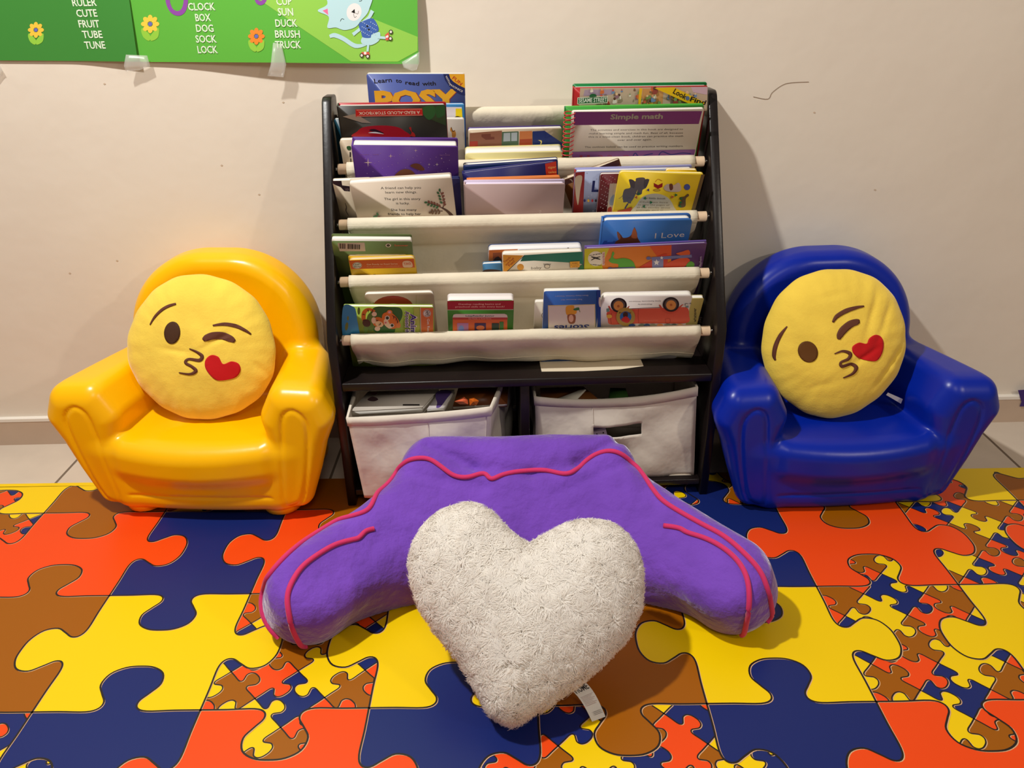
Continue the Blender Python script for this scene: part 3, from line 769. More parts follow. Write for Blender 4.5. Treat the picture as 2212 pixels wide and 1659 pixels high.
# ------------------------------------------------------------------ books
paperm = mat('page_edges', (228, 222, 212), .8, .15, bump=[(1500, .2)])
pagew = pr((226, 218, 206))
def rrect(w, h, r, corners=(1, 1, 1, 1), n=4):   # bottom-left origin centred in x, 0..h ; corners bl br tr tl
    out = []
    for (cx, cz, a0, c) in ((-w/2, 0, 180, corners[0]), (w/2, 0, 270, corners[1]), (w/2, h, 0, corners[2]), (-w/2, h, 90, corners[3])):
        rr = r if c else 0
        sx = 1 if cx < 0 else -1; sz = 1 if cz == 0 else -1
        if rr == 0: out.append((cx, cz)); continue
        for i in range(n+1):
            a = math.radians(a0+90*i/n); out.append((cx+sx*rr+rr*math.cos(a), cz+sz*rr+rr*math.sin(a)))
    return out
def book(name, label, p, d, tl, tr, th, cover, kind='hard', tau=-22, items=(), r=.004, drop=.082, pages=None, spine=None, back=None, rise=0, group=None, shear=0):
    """tl/tr: top corners of the visible cover in the photo; the cover plane stands in pocket p, d behind its rod, leaning forward by -tau"""
    yp, zp = RODS[p]; t = math.radians(tau)
    n = RX*0+RY*(-math.cos(t))+np.array([0, 0, math.sin(t)])
    P0 = rw(0, yp+d, zp)
    a, b_ = hit(*tl, P0, n), hit(*tr, P0, n)
    u = (b_-a); w = np.linalg.norm(u); u /= w; v = np.cross(n, u)
    h = (a[2]+b_[2])/2-(FZ+zp-drop); h /= v[2]
    o = a+u*w/2-v*h-n*th/2
    T = empty(name, label, 'book', matrix=mat4(u, -n, v, o), group=group or ['books in the top sling', 'books in the second sling', 'books in the third sling', 'books in the bottom sling'][p-1])
    def to2(x, y):
        q = hit(x, y, a, n)-a; return (q@u-w/2, q@v+h)
    cm = pr(cover); f = -th/2
    b = MB()
    bt = .0022 if kind == 'hard' else (.0016 if kind == 'board' else .0006)
    bt = min(bt, th*.3)
    if kind == 'hard':
        b.prism(rrect(w, h, r), f, f+bt, cm, ax=1)
        bk = pr(back) if back else cm
        b.prism([(x, z+(rise if z > h/2 else 0)) for x, z in rrect(w, h, r)], -f-bt, -f, bk, ax=1)
        sp = pr(spine) if spine else cm
        b.box((-w/2, f, 0), (-w/2+.003, -f, h), sp, .0006)
        iw = .003
    else:
        b.prism(rrect(w, h, r), f, f+bt, cm, ax=1)
        b.prism([(x, z+(rise if z > h/2 else 0)) for x, z in rrect(w, h, r)], -f-bt, -f, pr(back) if back else cm, ax=1)
        iw = .0006
    if items: ink(b, items, to2, lambda x, z, lay: (x, f-.00006*lay, z))
    b.build('cover', T)
    g = MB(); g.prism([(x*(1-2*iw/w), z-(iw if z > h/2 else -iw)+(rise*.5 if z > h/2 else 0)) for x, z in rrect(w, h, r)], f+bt, -f-bt, pr(pages) if pages else paperm, ax=1)
    g.build('pages', T)
    return T, to2, (w, h, th)
W_ = (226, 218, 206); K_ = (30, 26, 24)
c1 = lambda pts: cv(pts, 690, 140, 4.88)
c3 = lambda pts: cv(pts, 980, 170, 3.749)
c4 = lambda pts: cv(pts, 690, 340, 5.027)
c5 = lambda pts: cv(pts, 980, 340, 3.687)
c6 = lambda pts: cv(pts, 690, 580, 5.027)
c7 = lambda pts: cv(pts, 1100, 580, 4.608)
def T1(f, col, s, a, b_, h=None, bold=0): (p, q) = f([a, b_]); return ('text', col, s, *p, *q, h, bold)
# ---- pocket 1 (top)
book('picture_book', 'tall blue picture book titled Learn to read with, tallest in the rack', 1, .062, (791.4, 159.5), (1003.5, 159.5), .012, (74, 88, 150), 'paper', -6, back=(226, 218, 206), items=[
    T1(c1, K_, 'Learn', (580, 195), (765, 180), 9, .012), T1(c1, K_, 'to', (805, 184), (868, 190), 8, .012), T1(c1, K_, 'read', (905, 204), (1050, 218), 8, .012), T1(c1, K_, 'with', (1085, 218), (1228, 214), 8, .012),
    T1(c1, (150, 60, 50), 'POSY', (606, 472), (1492, 452), 36, .05), T1(c1, (226, 168, 44), 'POSY', (596, 470), (1482, 450), 36, .05),
    ('poly', (30, 40, 92), c1([(1305, 96), (1325, 160), (1370, 225), (1430, 280), (1495, 312), (1538, 322), (1530, 96)])),
    ('poly', (232, 170, 40), c1([(1366, 96), (1380, 140), (1410, 175), (1470, 215), (1534, 245), (1530, 96)])),
    T1(c1, (176, 50, 40), 'FUN', (1398, 145), (1490, 220), 7, .02), T1(c1, W_, 'WITH', (1326, 120), (1365, 200), 4, .01), T1(c1, W_, 'PHONICS', (1370, 215), (1505, 290), 4, .01)])
book('picture_book', 'light-blue framed picture book with a white and yellow cover behind the dark storybook', 1, .050, (795, 226.5), (1002.5, 224.5), .008, (70, 150, 214), 'paper', -8, items=[
    ('poly', (226, 222, 226), c1([(1250, 445), (1500, 445), (1508, 562), (1250, 562)])), ('poly', (240, 214, 20), c1([(1436, 460), (1502, 460), (1508, 562), (1436, 562)])), ('blob', (60, 50, 24), c1([(1420, 562), (1450, 540), (1490, 550), (1508, 562)]))])
book('picture_book', 'white picture book with a small yellow animal, right behind the dark storybook', 1, .040, (800, 257), (1002.5, 256), .008, (218, 208, 196), 'paper', -10, items=[
    ('blob', (200, 140, 60), c1([(1385, 660), (1400, 690), (1432, 700), (1440, 740), (1425, 770), (1400, 760), (1395, 715), (1378, 690)])), ('line', (90, 50, 24), c1([(1390, 655), (1405, 700), (1430, 690)]), [1, 2, 1])])
book('storybook', 'dark storybook standing upside down with a red banner reading A READ-ALOUD STORYBOOK', 1, .018, (727, 229.5), (963, 226.5), .016, (46, 42, 36), 'hard', -16, back=(170, 24, 30), items=[
    ('poly', (46, 66, 36), c1([(1060, 440), (1325, 430), (1335, 640), (1230, 600), (1140, 560), (1080, 520)])),
    ('blob', (34, 92, 44), c1([(1095, 450), (1200, 430), (1220, 520), (1160, 580), (1100, 530)])), ('blob', (30, 84, 40), c1([(1230, 440), (1310, 430), (1320, 520), (1250, 560), (1225, 500)])),
    ('poly', (150, 136, 120), c1([(245, 545), (380, 515), (550, 615), (450, 610)])),
    ('poly', (190, 30, 28), c1([(380, 468), (1085, 458), (1090, 535), (384, 548)])), ('line', (226, 180, 150), c1([(390, 476), (1078, 466)]), .8), ('line', (226, 180, 150), c1([(392, 541), (1082, 528)]), .8),
    T1(c1, (236, 214, 190), 'A READ-ALOUD STORYBOOK', (1058, 484), (412, 495), 6.5, .01),
    ('blob', (168, 20, 24), c1([(372, 762), (400, 700), (470, 655), (640, 638), (800, 650), (890, 690), (930, 765)])), ('blob', (44, 12, 12), c1([(525, 690), (580, 675), (680, 720), (600, 712)])), ('blob', (220, 214, 204), c1([(515, 715), (590, 705), (680, 728), (600, 722)])),
    ('blob', (176, 40, 26), c1([(945, 665), (965, 655), (975, 700), (1000, 720), (1010, 755), (960, 745), (972, 710)]))])
book('picture_book', 'narrow edge of a dark teal book against the left side panel', 1, .046, (721, 257), (790, 257), .006, (24, 62, 76), 'paper', -12)
book('board_book', 'beige board book with a green dot at the left end of the top sling', 1, .008, (732.5, 303), (800, 301), .010, (196, 178, 152), 'board', -18, items=[
    ('blob', (46, 110, 60), c1([(288, 862), (310, 855), (332, 862), (332, 895), (305, 900), (290, 885)])), ('rect', K_, *c1([(318, 918)])[0], *c1([(332, 972)])[0]), ('rect', K_, *c1([(326, 985)])[0], *c1([(336, 1035)])[0])], r=.006)
book('picture_book', 'torn paperback showing a brick house and a night sky with a moon', 1, .034, (1010.7, 281), (1214, 276), .007, (196, 176, 150), 'paper', -14, back=(70, 50, 120), rise=.003, items=[
    ('poly', (150, 98, 76), c3([(130, 440), (390, 420), (390, 545), (125, 560)])), ('poly', (120, 66, 52), c3([(225, 450), (300, 445), (300, 470), (330, 470), (330, 490), (260, 495), (225, 470)])), ('poly', (176, 60, 48), c3([(130, 508), (195, 505), (195, 545), (128, 548)])),
    ('poly', (84, 110, 84), c3([(392, 430), (525, 425), (525, 540), (388, 545)])), ('poly', (176, 186, 190), c3([(405, 440), (458, 437), (458, 505), (402, 508)])), ('poly', (176, 186, 190), c3([(466, 437), (515, 434), (514, 503), (466, 505)])),
    ('poly', (206, 124, 72), c3([(535, 425), (636, 422), (636, 540), (532, 540)])), ('poly', (172, 74, 44), c3([(535, 490), (636, 485), (636, 540), (530, 540)])), ('poly', (36, 52, 112), c3([(640, 425), (735, 420), (880, 520), (880, 560), (640, 545)])), ('blob', (236, 214, 120), c3([(682, 496), (712, 500), (712, 525), (700, 530), (705, 512), (692, 500)]))])
book('board_book', 'pale yellow board book with white page edges in the top sling', 1, .010, (1004, 332), (1214, 326), .022, (222, 208, 140), 'board', -22, pages=(232, 226, 216), r=.006, rise=.002, items=[
    T1(c3, (170, 70, 50), 'A', (190, 678), (214, 676), 7, .01), ('line', (150, 130, 90), c3([(245, 676), (300, 676)]), .8)])
_fig = []
for _i in range(46):
    _x, _y, _q = 1262+rnd.random()*250, 190+rnd.random()*34, rnd.randint(2, 5); _c = rnd.choice([(206, 110, 60), (110, 140, 180), (150, 70, 60), (110, 140, 70), (206, 180, 150), (206, 160, 60), (150, 110, 120), (226, 218, 204), (120, 90, 70)])
    _fig += [('blob', _c, [(_x-_q, _y+2*_q), (_x-_q*.6, _y), (_x+_q*.7, _y-_q*.3), (_x+_q*1.1, _y+1.6*_q)]), ('ell', rnd.choice([(214, 160, 120), (226, 190, 150), (90, 60, 44), (120, 150, 90), (206, 90, 70)]), _x, _y-_q*.5, _q*.7, _q*.75)]
book('search_book', 'green-edged search-and-find book at the right of the top sling, cover full of tiny figures', 1, .040, (1238, 189), (1529.5, 185), .012, (176, 40, 40), 'hard', -10, spine=(176, 40, 40), back=(24, 120, 60), rise=.004, items=
    [('poly', (196, 174, 150), c3([(1025, 75), (2058, 65), (2050, 260), (1012, 260)])), ('poly', (170, 150, 170), c3([(1060, 90), (1290, 85), (1280, 130), (1050, 140)])), ('poly', (206, 150, 90), c3([(1530, 80), (1700, 75), (1690, 220), (1520, 220)])), ('poly', (206, 176, 190), c3([(1920, 66), (2055, 66), (2052, 130), (1940, 110)]))]+_fig
    + [('poly', (232, 184, 30), c3([(1500, 70), (1525, 70), (1510, 200), (1490, 200)])), ('poly', (232, 190, 20), c3([(1620, 68), (1780, 62), (2040, 190), (2020, 205), (1900, 195)])),
       ('poly', (226, 220, 204), c3([(1000, 145), (1245, 132), (1243, 190), (998, 200)])), ('poly', (22, 92, 50), c3([(1005, 150), (1240, 138), (1238, 184), (1003, 194)])), ('blob', (22, 92, 50), c3([(1098, 142), (1105, 120), (1128, 114), (1148, 122), (1152, 138)])),
       T1(c3, (236, 236, 226), 'SESAME STREET', (1010, 186), (1236, 178), 8.5, .012), T1(c3, K_, 'Look', (1768, 108), (1868, 162), 10, .02), T1(c3, K_, 'Find', (1905, 172), (2030, 205), 9, .02), ('ell', (90, 110, 150), 980+1888/3.749, 170+150/3.749, 4.5, 4.5)])
book('activity_book', 'green hardback whose top edge shows behind the wipe-clean maths book', 1, .024, (1219.5, 232), (1521, 226), .008, (60, 150, 56), 'hard', -14, spine=(40, 120, 70), back=(90, 180, 70))
SM, sm2, smd = book('activity_book', 'spiral-bound Simple math wipe-clean book with a purple header band', 1, .012, (1235.5, 241), (1521, 234.5), .006, (214, 204, 188), 'paper', -22, items=[
    ('poly', (112, 50, 112), c3([(975, 268), (2012, 262), (1985, 366), (972, 376)])), T1(c3, (150, 148, 132), 'Simple math', (1268, 328), (1692, 322), 11, .03),
    T1(c3, (96, 88, 84), 'The activities and exercises in this book are designed to', (1105, 422), (1856, 414), 4), T1(c3, (96, 88, 84), 'make learning simple and math fun. Best of all, because', (1096, 450), (1856, 444), 4), T1(c3, (96, 88, 84), 'this is a wipe-clean book, children can practice the math', (1090, 477), (1858, 470), 4), T1(c3, (96, 88, 84), 'over and over again.', (1326, 502), (1604, 498), 4), T1(c3, (96, 88, 84), 'The outlines below can be used to practice writing numbers.', (1060, 560), (1860, 551), 4),
    ('poly', (128, 76, 138), c3([(960, 592), (1958, 572), (1930, 680), (955, 690)]))]
    + [T1(c3, (150, 50, 80), ch, (x, 655), (x+w, 654), 11, -.01) for ch, x, w in (('1', 1020, 22), ('1', 1078, 22), ('2', 1165, 45), ('2', 1240, 45), ('3', 1365, 55))]
    + [('line', (40, 40, 120), c3([(1445, 640), (1470, 600), (1500, 630), (1560, 615), (1612, 605)]), 2), ('line', (40, 40, 120), c3([(1660, 620), (1690, 590), (1760, 612), (1850, 600), (1920, 606)]), 2)])
b = MB(); redc = mat('red_spiral_wire', (190, 44, 50), .4, .4)
(w_, h_, t_) = smd
for k in range(17):
    z0 = h_-.006-k*.0098
    b.tube([(-w_/2-.004+.011*math.cos(a), -.002+.009*math.sin(a), z0+.004*a/6.28) for a in np.linspace(0, 6.0, 12)], .0011, redc, 5)
b.build('spiral_binding', SM)['label'] = 'red spiral binding wire'
# ---- pocket 2
book('storybook', 'purple hardback storybook with white stars, leaning over the second rod at left', 2, .052, (758.6, 314), (989, 316), .022, (86, 48, 132), 'hard', -20, rise=.006, items=
    [('poly', (226, 206, 200), [(x+12*math.cos(q)*(.16 if i % 2 else 1)*s_, y+12*math.sin(q)*(.16 if i % 2 else 1)*s_) for i, q in enumerate([math.pi/4*k for k in range(8)])]) for x, y, s_ in ((795, 351, .8), (844, 337, .45), (898, 325, .35), (944, 355, .35), (927, 355, .25), (954, 342, .2))]
    + [('ell', (170, 140, 190), 785+(k*53.7) % 190, 328+(k*31.1) % 50, .7, .7) for k in range(40)] + [T1(c1, (140, 100, 150), 'STORY - TIME', (425, 945), (630, 943), 2.6), T1(c1, (140, 100, 150), 'Ages 3 and up', (1268, 948), (1375, 946), 2.4)]
    + [('blob', (120, 72, 44), c1([(800, 1180), (830, 1120), (900, 1090), (980, 1110), (1010, 1180)])), ('blob', (104, 52, 34), c1([(960, 1060), (1000, 1032), (1060, 1040), (1110, 1095), (1060, 1105)]))])
book('paperback', 'worn white paperback with a torn dark purple corner at the left end', 2, .030, (717.5, 391), (800, 388), .008, (196, 182, 160), 'paper', -26, items=[
    ('poly', (44, 28, 58), c1([(138, 1222), (232, 1222), (240, 1270), (320, 1280), (322, 1335), (262, 1330), (225, 1290), (170, 1268), (140, 1250)])), T1(c1, (150, 130, 150), 'up', (272, 1322), (312, 1322), 8), ('line', (60, 50, 44), c1([(270, 1455), (285, 1500), (280, 1540), (310, 1590)]), [1, 3, 1])])
book('picture_book', 'dark-blue topped picture book stacked behind the white friend page', 2, .036, (800, 389), (993, 384.5), .008, (38, 42, 92), 'hard', -20)
book('picture_book', 'white reader open at a page beginning A friend can help you', 2, .014, (754, 396.5), (974.8, 382.5), .010, (216, 200, 180), 'paper', -22, rise=.004, items=[
    T1(c1, K_, 'A friend can help you', (648, 1312), (1070, 1305), 6, .004), T1(c1, K_, 'learn new things.', (696, 1356), (1030, 1352), 6, .004), T1(c1, K_, 'The girl in this story', (684, 1426), (1066, 1424), 6, .004), T1(c1, K_, 'is lucky.', (810, 1470), (952, 1470), 6, .004), T1(c1, K_, 'She has many', (756, 1540), (1026, 1539), 6, .004), T1(c1, K_, 'friends to help her', (722, 1584), (1072, 1583), 6, .004), T1(c1, K_, 'learn.', (850, 1626), (950, 1626), 6, .004),
    ('line', (78, 48, 36), c1([(1418, 1620), (1380, 1570), (1335, 1530), (1290, 1505)]), [8, 7, 5, 3]), ('line', (78, 48, 36), c1([(1300, 1510), (1320, 1450), (1300, 1390), (1268, 1320)]), [2, 1.2, 1]), ('line', (78, 48, 36), c1([(1290, 1505), (1220, 1475), (1125, 1448)]), [2, 1.2, 1]), ('line', (78, 48, 36), c1([(1300, 1540), (1230, 1540), (1160, 1550)]), [2, 1.2, 1])]
    + [('ell', col, *c1([(x, y)])[0], 3.4, 2.2, rot) for col, x, y, rot in [((60, 110, 70), 1268, 1318, 90), ((60, 110, 70), 1252, 1347, 40), ((130, 80, 66), 1298, 1352, -40), ((60, 110, 70), 1266, 1380, 40), ((130, 80, 66), 1306, 1382, -40), ((60, 110, 70), 1274, 1412, 40), ((130, 80, 66), 1312, 1416, -40), ((130, 80, 66), 1316, 1448, -40), ((60, 110, 70), 1284, 1446, 40), ((130, 80, 66), 1322, 1470, -40), ((60, 110, 70), 1122, 1446, 0), ((130, 80, 66), 1155, 1440, 60), ((60, 110, 70), 1150, 1468, -50), ((130, 80, 66), 1185, 1446, 60), ((60, 110, 70), 1182, 1478, -50), ((130, 80, 66), 1214, 1454, 60), ((60, 110, 70), 1212, 1486, -50), ((130, 80, 66), 1244, 1466, 60), ((60, 110, 70), 1242, 1496, -50), ((130, 80, 66), 1268, 1480, 60), ((110, 80, 56), 1168, 1552, 0), ((110, 80, 56), 1190, 1530, 60), ((110, 80, 56), 1196, 1556, -50), ((110, 80, 56), 1222, 1528, 60), ((110, 80, 56), 1230, 1556, -50), ((110, 80, 56), 1255, 1526, 60), ((110, 80, 56), 1262, 1554, -50), ((60, 110, 70), 580, 1600, 60), ((60, 110, 70), 612, 1566, 60), ((60, 110, 70), 600, 1590, 20), ((130, 80, 66), 628, 1598, 0)]])
book('board_book', 'dark blue board book standing behind the orange-tagged blue book', 2, .046, (1000, 357), (1205, 344), .010, (24, 40, 92), 'board', -18, items=[('poly', (30, 56, 110), c3([(95, 712), (840, 665), (840, 760), (90, 760)]))])
book('picture_book', 'navy picture book with a red spine block lettered tiger tales', 2, .034, (998, 374.5), (1201, 349), .010, (34, 34, 98), 'hard', -20, items=[
    ('poly', (206, 60, 36), c3([(740, 688), (830, 668), (836, 778), (748, 780)])), T1(c3, (240, 190, 110), 'tiger', (764, 728), (830, 722), 5.5, .01), T1(c3, (240, 190, 110), 'tales', (766, 766), (832, 762), 5.5, .01)])
book('picture_book', 'thin orange-edged picture book between the navy and lilac books', 2, .024, (1008, 387.5), (1210, 381), .006, (226, 130, 64), 'hard', -21, pages=(220, 196, 160), back=(226, 130, 64))
book('picture_book', 'large plain lilac-grey book in the middle of the second sling', 2, .012, (1001.5, 399), (1221, 396.5), .012, (176, 150, 146), 'hard', -22, pages=(220, 206, 222), back=(206, 190, 214), rise=.003, items=[
    T1(c3, (206, 188, 186), 'mu', (708, 1118), (708, 1066), 6)])
book('paperback', 'brown book tilted sideways between the lilac book and the L book', 2, .048, (1212, 390), (1338, 346), .010, (112, 70, 30), 'paper', -20, pages=(214, 196, 170), items=[('poly', (74, 32, 22), c3([(875, 832), (1340, 650), (1345, 700), (880, 870)])), ('line', (210, 190, 170), c3([(940, 815), (955, 820), (962, 835)]), 2)])
book('picture_book', 'pale blue polka-dot book with a red spine and a large navy L', 2, .030, (1241.5, 371), (1497, 364), .012, (148, 156, 184), 'hard', -20, spine=(150, 44, 40), back=(150, 150, 200), rise=.002, items=
    [('poly', (150, 44, 40), c3([(985, 758), (1062, 752), (1045, 1125), (965, 1125)])), ('blob', (206, 190, 160), c3([(985, 800), (1040, 790), (1025, 900), (1008, 1020), (995, 980), (985, 900)]))]
    + [('ell', (184, 188, 206), 1268+(k*29.3) % 70, 374+(k*17.1) % 90, 1, 1) for k in range(36)] + [T1(c3, (30, 38, 100), 'L', (1115, 908), (1172, 908), 25, .035)]
    + [('ell', col, *c3([(x, 982)])[0], 2.4, 3.2) for col, x in (((40, 40, 110), 1060), ((226, 180, 60), 1090), ((180, 40, 50), 1122), ((40, 36, 50), 1150))])
book('picture_book', 'yellow-topped book peeking out behind the elephant book', 2, .024, (1440, 366), (1506, 367), .006, (232, 190, 40), 'paper', -20)
book('picture_book', 'dark red book with white speckles beside the elephant book', 2, .019, (1297.4, 376), (1430, 374), .006, (96, 24, 32), 'paper', -21, items=
    [('ell', (206, 190, 186), 1297+(k*23.9) % 34, 379+(k*13.7) % 88, .9, .9) for k in range(60)] + [('poly', (196, 180, 156), c3([(1262, 840), (1330, 840), (1330, 1110), (1235, 1110)])), ('blob', (140, 150, 160), c3([(1268, 960), (1300, 930), (1300, 1010), (1262, 1010)])), ('blob', (160, 50, 40), c3([(1248, 1040), (1275, 1030), (1275, 1075), (1245, 1080)]))])
book('board_book', 'bright yellow children\'s book with a grey elephant and a blue ball', 2, .010, (1338.8, 371), (1521.5, 375), .006, (232, 200, 40), 'board', -22, r=.007, items=[
    ('poly', (110, 94, 60), c3([(2006, 775), (2034, 775), (1945, 1100), (1915, 1100)])),
    ('blob', (216, 206, 176), c3([(1440, 1110), (1480, 1020), (1540, 950), (1640, 930), (1730, 960), (1780, 1030), (1790, 1110)])),
    ('blob', (112, 106, 104), c3([(1420, 815), (1470, 830), (1480, 805), (1540, 800), (1560, 825), (1585, 815), (1560, 880), (1530, 900), (1520, 935), (1480, 940), (1490, 900), (1450, 980), (1420, 1000), (1370, 980), (1380, 900), (1430, 880)])), ('blob', (92, 86, 86), c3([(1425, 815), (1465, 830), (1462, 885), (1432, 870)])), ('blob', (92, 86, 86), c3([(1545, 820), (1580, 815), (1562, 875), (1540, 875)])), ('line', (112, 106, 104), c3([(1500, 860), (1512, 900), (1500, 930), (1475, 930)]), [6, 4, 2]), ('line', (112, 106, 104), c3([(1380, 930), (1355, 960), (1336, 970)]), 1),
    ('rect', (112, 106, 104), *c3([(1372, 960)])[0], *c3([(1396, 1000)])[0]), ('rect', (112, 106, 104), *c3([(1410, 965)])[0], *c3([(1436, 1008)])[0]),
    ('ell', (74, 94, 170), *c3([(1890, 876)])[0], 6.6, 6.6), ('poly', (176, 40, 30), c3([(1620, 842), (1655, 860), (1692, 842), (1690, 875), (1655, 890), (1622, 872)])), ('line', (226, 160, 40), c3([(1632, 835), (1655, 812), (1688, 826)]), 1.5), ('ell', (206, 150, 40), *c3([(1645, 900)])[0], 8, 3), ('ell', (232, 200, 60), *c3([(1645, 900)])[0], 6, 2),
    ('blob', (214, 196, 176), c3([(1700, 880), (1730, 850), (1780, 860), (1820, 840), (1842, 880), (1830, 910), (1780, 915), (1720, 905)])), ('blob', (120, 70, 44), c3([(1745, 855), (1770, 850), (1775, 890), (1752, 900)])),
    ('blob', (104, 84, 58), c3([(1830, 960), (1870, 950), (1895, 930), (1905, 945), (1880, 970), (1875, 1030), (1835, 1040), (1820, 1020), (1845, 990)])), ('blob', (176, 60, 30), c3([(1325, 1070), (1370, 1060), (1440, 1040), (1420, 1085), (1350, 1095)])), ('line', (60, 60, 100), c3([(1385, 1050), (1410, 1008)]), 3),
    T1(c3, (90, 74, 60), 'a little book', (1556, 970), (1715, 974), 4)]
    + [T1(c3, (120, 104, 84), s_, (x0, y), (x1, y+4), 3.2) for s_, x0, x1, y in (('Children love', 1505, 1735, 1000), ('to turn the pages of', 1490, 1745, 1022), ('all the stories about', 1480, 1752, 1044), ('animals and their', 1475, 1745, 1066), ('friends in the wood', 1470, 1750, 1086))]
    + [('poly', col, [(x+4*math.cos(q), y+4*math.sin(q)) for q in (r0, r0+2.1, r0+4.2)]) for col, x, y, r0 in [((40, 120, 70), 1380+(k*13) % 28, 418+(k*9) % 30, k) for k in range(4)]+[((40, 120, 70), 1460+(k*11) % 12, 420+k*8, k) for k in range(4)]+[((206, 100, 60), 1374, 425, 1), ((206, 100, 60), 1452, 424, 2), ((90, 80, 140), 1400, 409, 1)]])
# ---- pocket 3
book('workbook', 'green workbook with a barcode, its white pages fanning at the top', 3, .026, (716, 520.5), (889.5, 521.5), .010, (96, 112, 62), 'paper', -24, rise=.010, items=
    [('poly', (206, 192, 176), c4([(195, 930), (490, 925), (500, 1018), (220, 1018)]))]
    + [('rect', K_, 730.5+x, 525.5+x*.05, 730.5+x+wd, 537+x*.02) for x, wd in ((2, 1), (4, 2), (7, .8), (9, 2.2), (12.5, .8), (14, 1.5), (20, 1), (22, 2.2), (25.5, .8), (27.5, 1.4), (30, 2.4), (34, .8), (36, 2), (39.5, 1), (42, 1.2), (45, 2))]
    + [('ell', (214, 204, 190), *c4([(748, 952)])[0], 6, 4), ('ell', K_, *c4([(748, 952)])[0], 3.5, 2.6), ('ell', (96, 112, 62), *c4([(748, 952)])[0], 1.5, 1.2), T1(c4, (206, 100, 70), 'Summer', (815, 960), (965, 960), 5, .01)])
book('picture_book', 'thin yellow-topped book between the green workbook and the orange reader', 3, .020, (751.5, 552.5), (878, 552), .005, (206, 160, 40), 'paper', -23, items=[('line', (110, 80, 30), c4([(510, 1078), (740, 1080)]), 1.2)])
book('board_book', 'orange and yellow reading-series board book in front of the green workbook', 3, .010, (752.7, 562), (895, 556.5), .009, (214, 170, 30), 'board', -24, r=.008, pages=(214, 190, 150), items=[
    ('poly', (206, 92, 40), c4([(318, 1118), (1024, 1098), (1036, 1195), (345, 1213)])), ('ell', W_, *c4([(410, 1172)])[0], 10, 6.8), ('ell', (60, 60, 50), *c4([(410, 1172)])[0], 9.2, 6.1), ('ell', W_, *c4([(410, 1172)])[0], 8.4, 5.4), T1(c4, (50, 60, 40), 'LEAP', (376, 1172), (440, 1168), 4, .02), T1(c4, (50, 60, 40), 'FROG', (380, 1194), (444, 1190), 4, .02),
    T1(c4, (236, 200, 160), 'Get Ready to Read Series', (515, 1168), (850, 1160), 4, .01), T1(c4, (226, 170, 120), 'first phonics - vocabulary', (515, 1190), (870, 1180), 2.6), ('blob', (226, 190, 160), c4([(905, 1135), (950, 1120), (1000, 1135), (1010, 1185), (950, 1192), (910, 1185)])), T1(c4, (200, 80, 40), 'TAG', (918, 1166), (994, 1160), 6, .02),
    T1(c4, (96, 40, 24), 'playing', (520, 1300), (905, 1290), 8, .04)])
book('board_book', 'board book with a blue back and an orange picture behind the white touch-and-feel book', 3, .030, (1054.6, 541), (1258, 535), .020, (206, 204, 206), 'board', -22, r=.008, back=(36, 60, 110), pages=(232, 228, 226), items=[
    ('poly', (206, 110, 34), c5([(280, 738), (510, 730), (512, 840), (278, 840)])), ('poly', (150, 76, 30), c5([(312, 760), (480, 750), (480, 830), (312, 830)])), ('blob', (60, 36, 20), c5([(330, 800), (360, 790), (385, 830), (320, 830)])), ('poly', (50, 80, 130), c5([(520, 735), (1010, 720), (1015, 800), (520, 800)])), ('rect', (36, 34, 40), *c5([(905, 718)])[0], *c5([(918, 745)])[0])])
book('board_book', 'small blue board book low beside the white touch-and-feel book', 3, .012, (1042, 571), (1084, 568.5), .008, (66, 120, 160), 'board', -22, items=[('blob', (74, 46, 30), c5([(232, 905), (290, 890), (380, 905), (385, 960), (230, 960)]))])
book('board_book', 'white baby board book with a green top and an orange Touch-and-Feel Fun corner', 3, .010, (1084.6, 548.5), (1259, 542.5), .010, (222, 210, 190), 'board', -22, r=.007, items=[
    ('poly', (38, 116, 96), c5([(560, 778), (1028, 750), (1032, 850), (940, 838), (800, 830), (640, 822), (530, 828)])), ('poly', (226, 156, 40), c5([(392, 775), (558, 780), (398, 930), (394, 850)])), ('line', (60, 50, 40), c5([(562, 782), (400, 930)]), 1.6),
    T1(c5, (170, 60, 30), 'Touch-', (405, 840), (462, 795), 5, .01), T1(c5, (170, 60, 30), 'and-Feel', (418, 862), (482, 805), 4, .01), T1(c5, (170, 60, 30), 'Fun!', (446, 868), (490, 828), 5, .01), ('ell', (232, 164, 60), *c5([(532, 872)])[0], 7.4, 7), T1(c5, (90, 74, 60), 'baby', (618, 890), (700, 886), 7, -.01), T1(c5, (90, 74, 60), 'einstein', (632, 922), (788, 918), 6.5, -.01),
    ('ell', (60, 46, 40), *c5([(745, 865)])[0], 6.2, 5), ('ell', (222, 210, 190), *c5([(745, 865)])[0], 5.2, 4.1)]+[('line', (60, 46, 40), c5([(722+9*k, 855), (718+11*k, 843)]), 1) for k in range(6)]
    + [('poly', (226, 160, 50), c5([(925, 828), (1003, 824), (1004, 872), (928, 876)])), T1(c5, (120, 60, 30), 'AGES', (942, 845), (986, 843), 3, .01), T1(c5, (120, 60, 30), '6 months', (936, 858), (996, 856), 2.5), T1(c5, (120, 60, 30), 'and up', (944, 870), (988, 868), 2.5), ('blob', (30, 104, 60), c5([(990, 912), (1000, 870), (1030, 850), (1034, 912)]))])
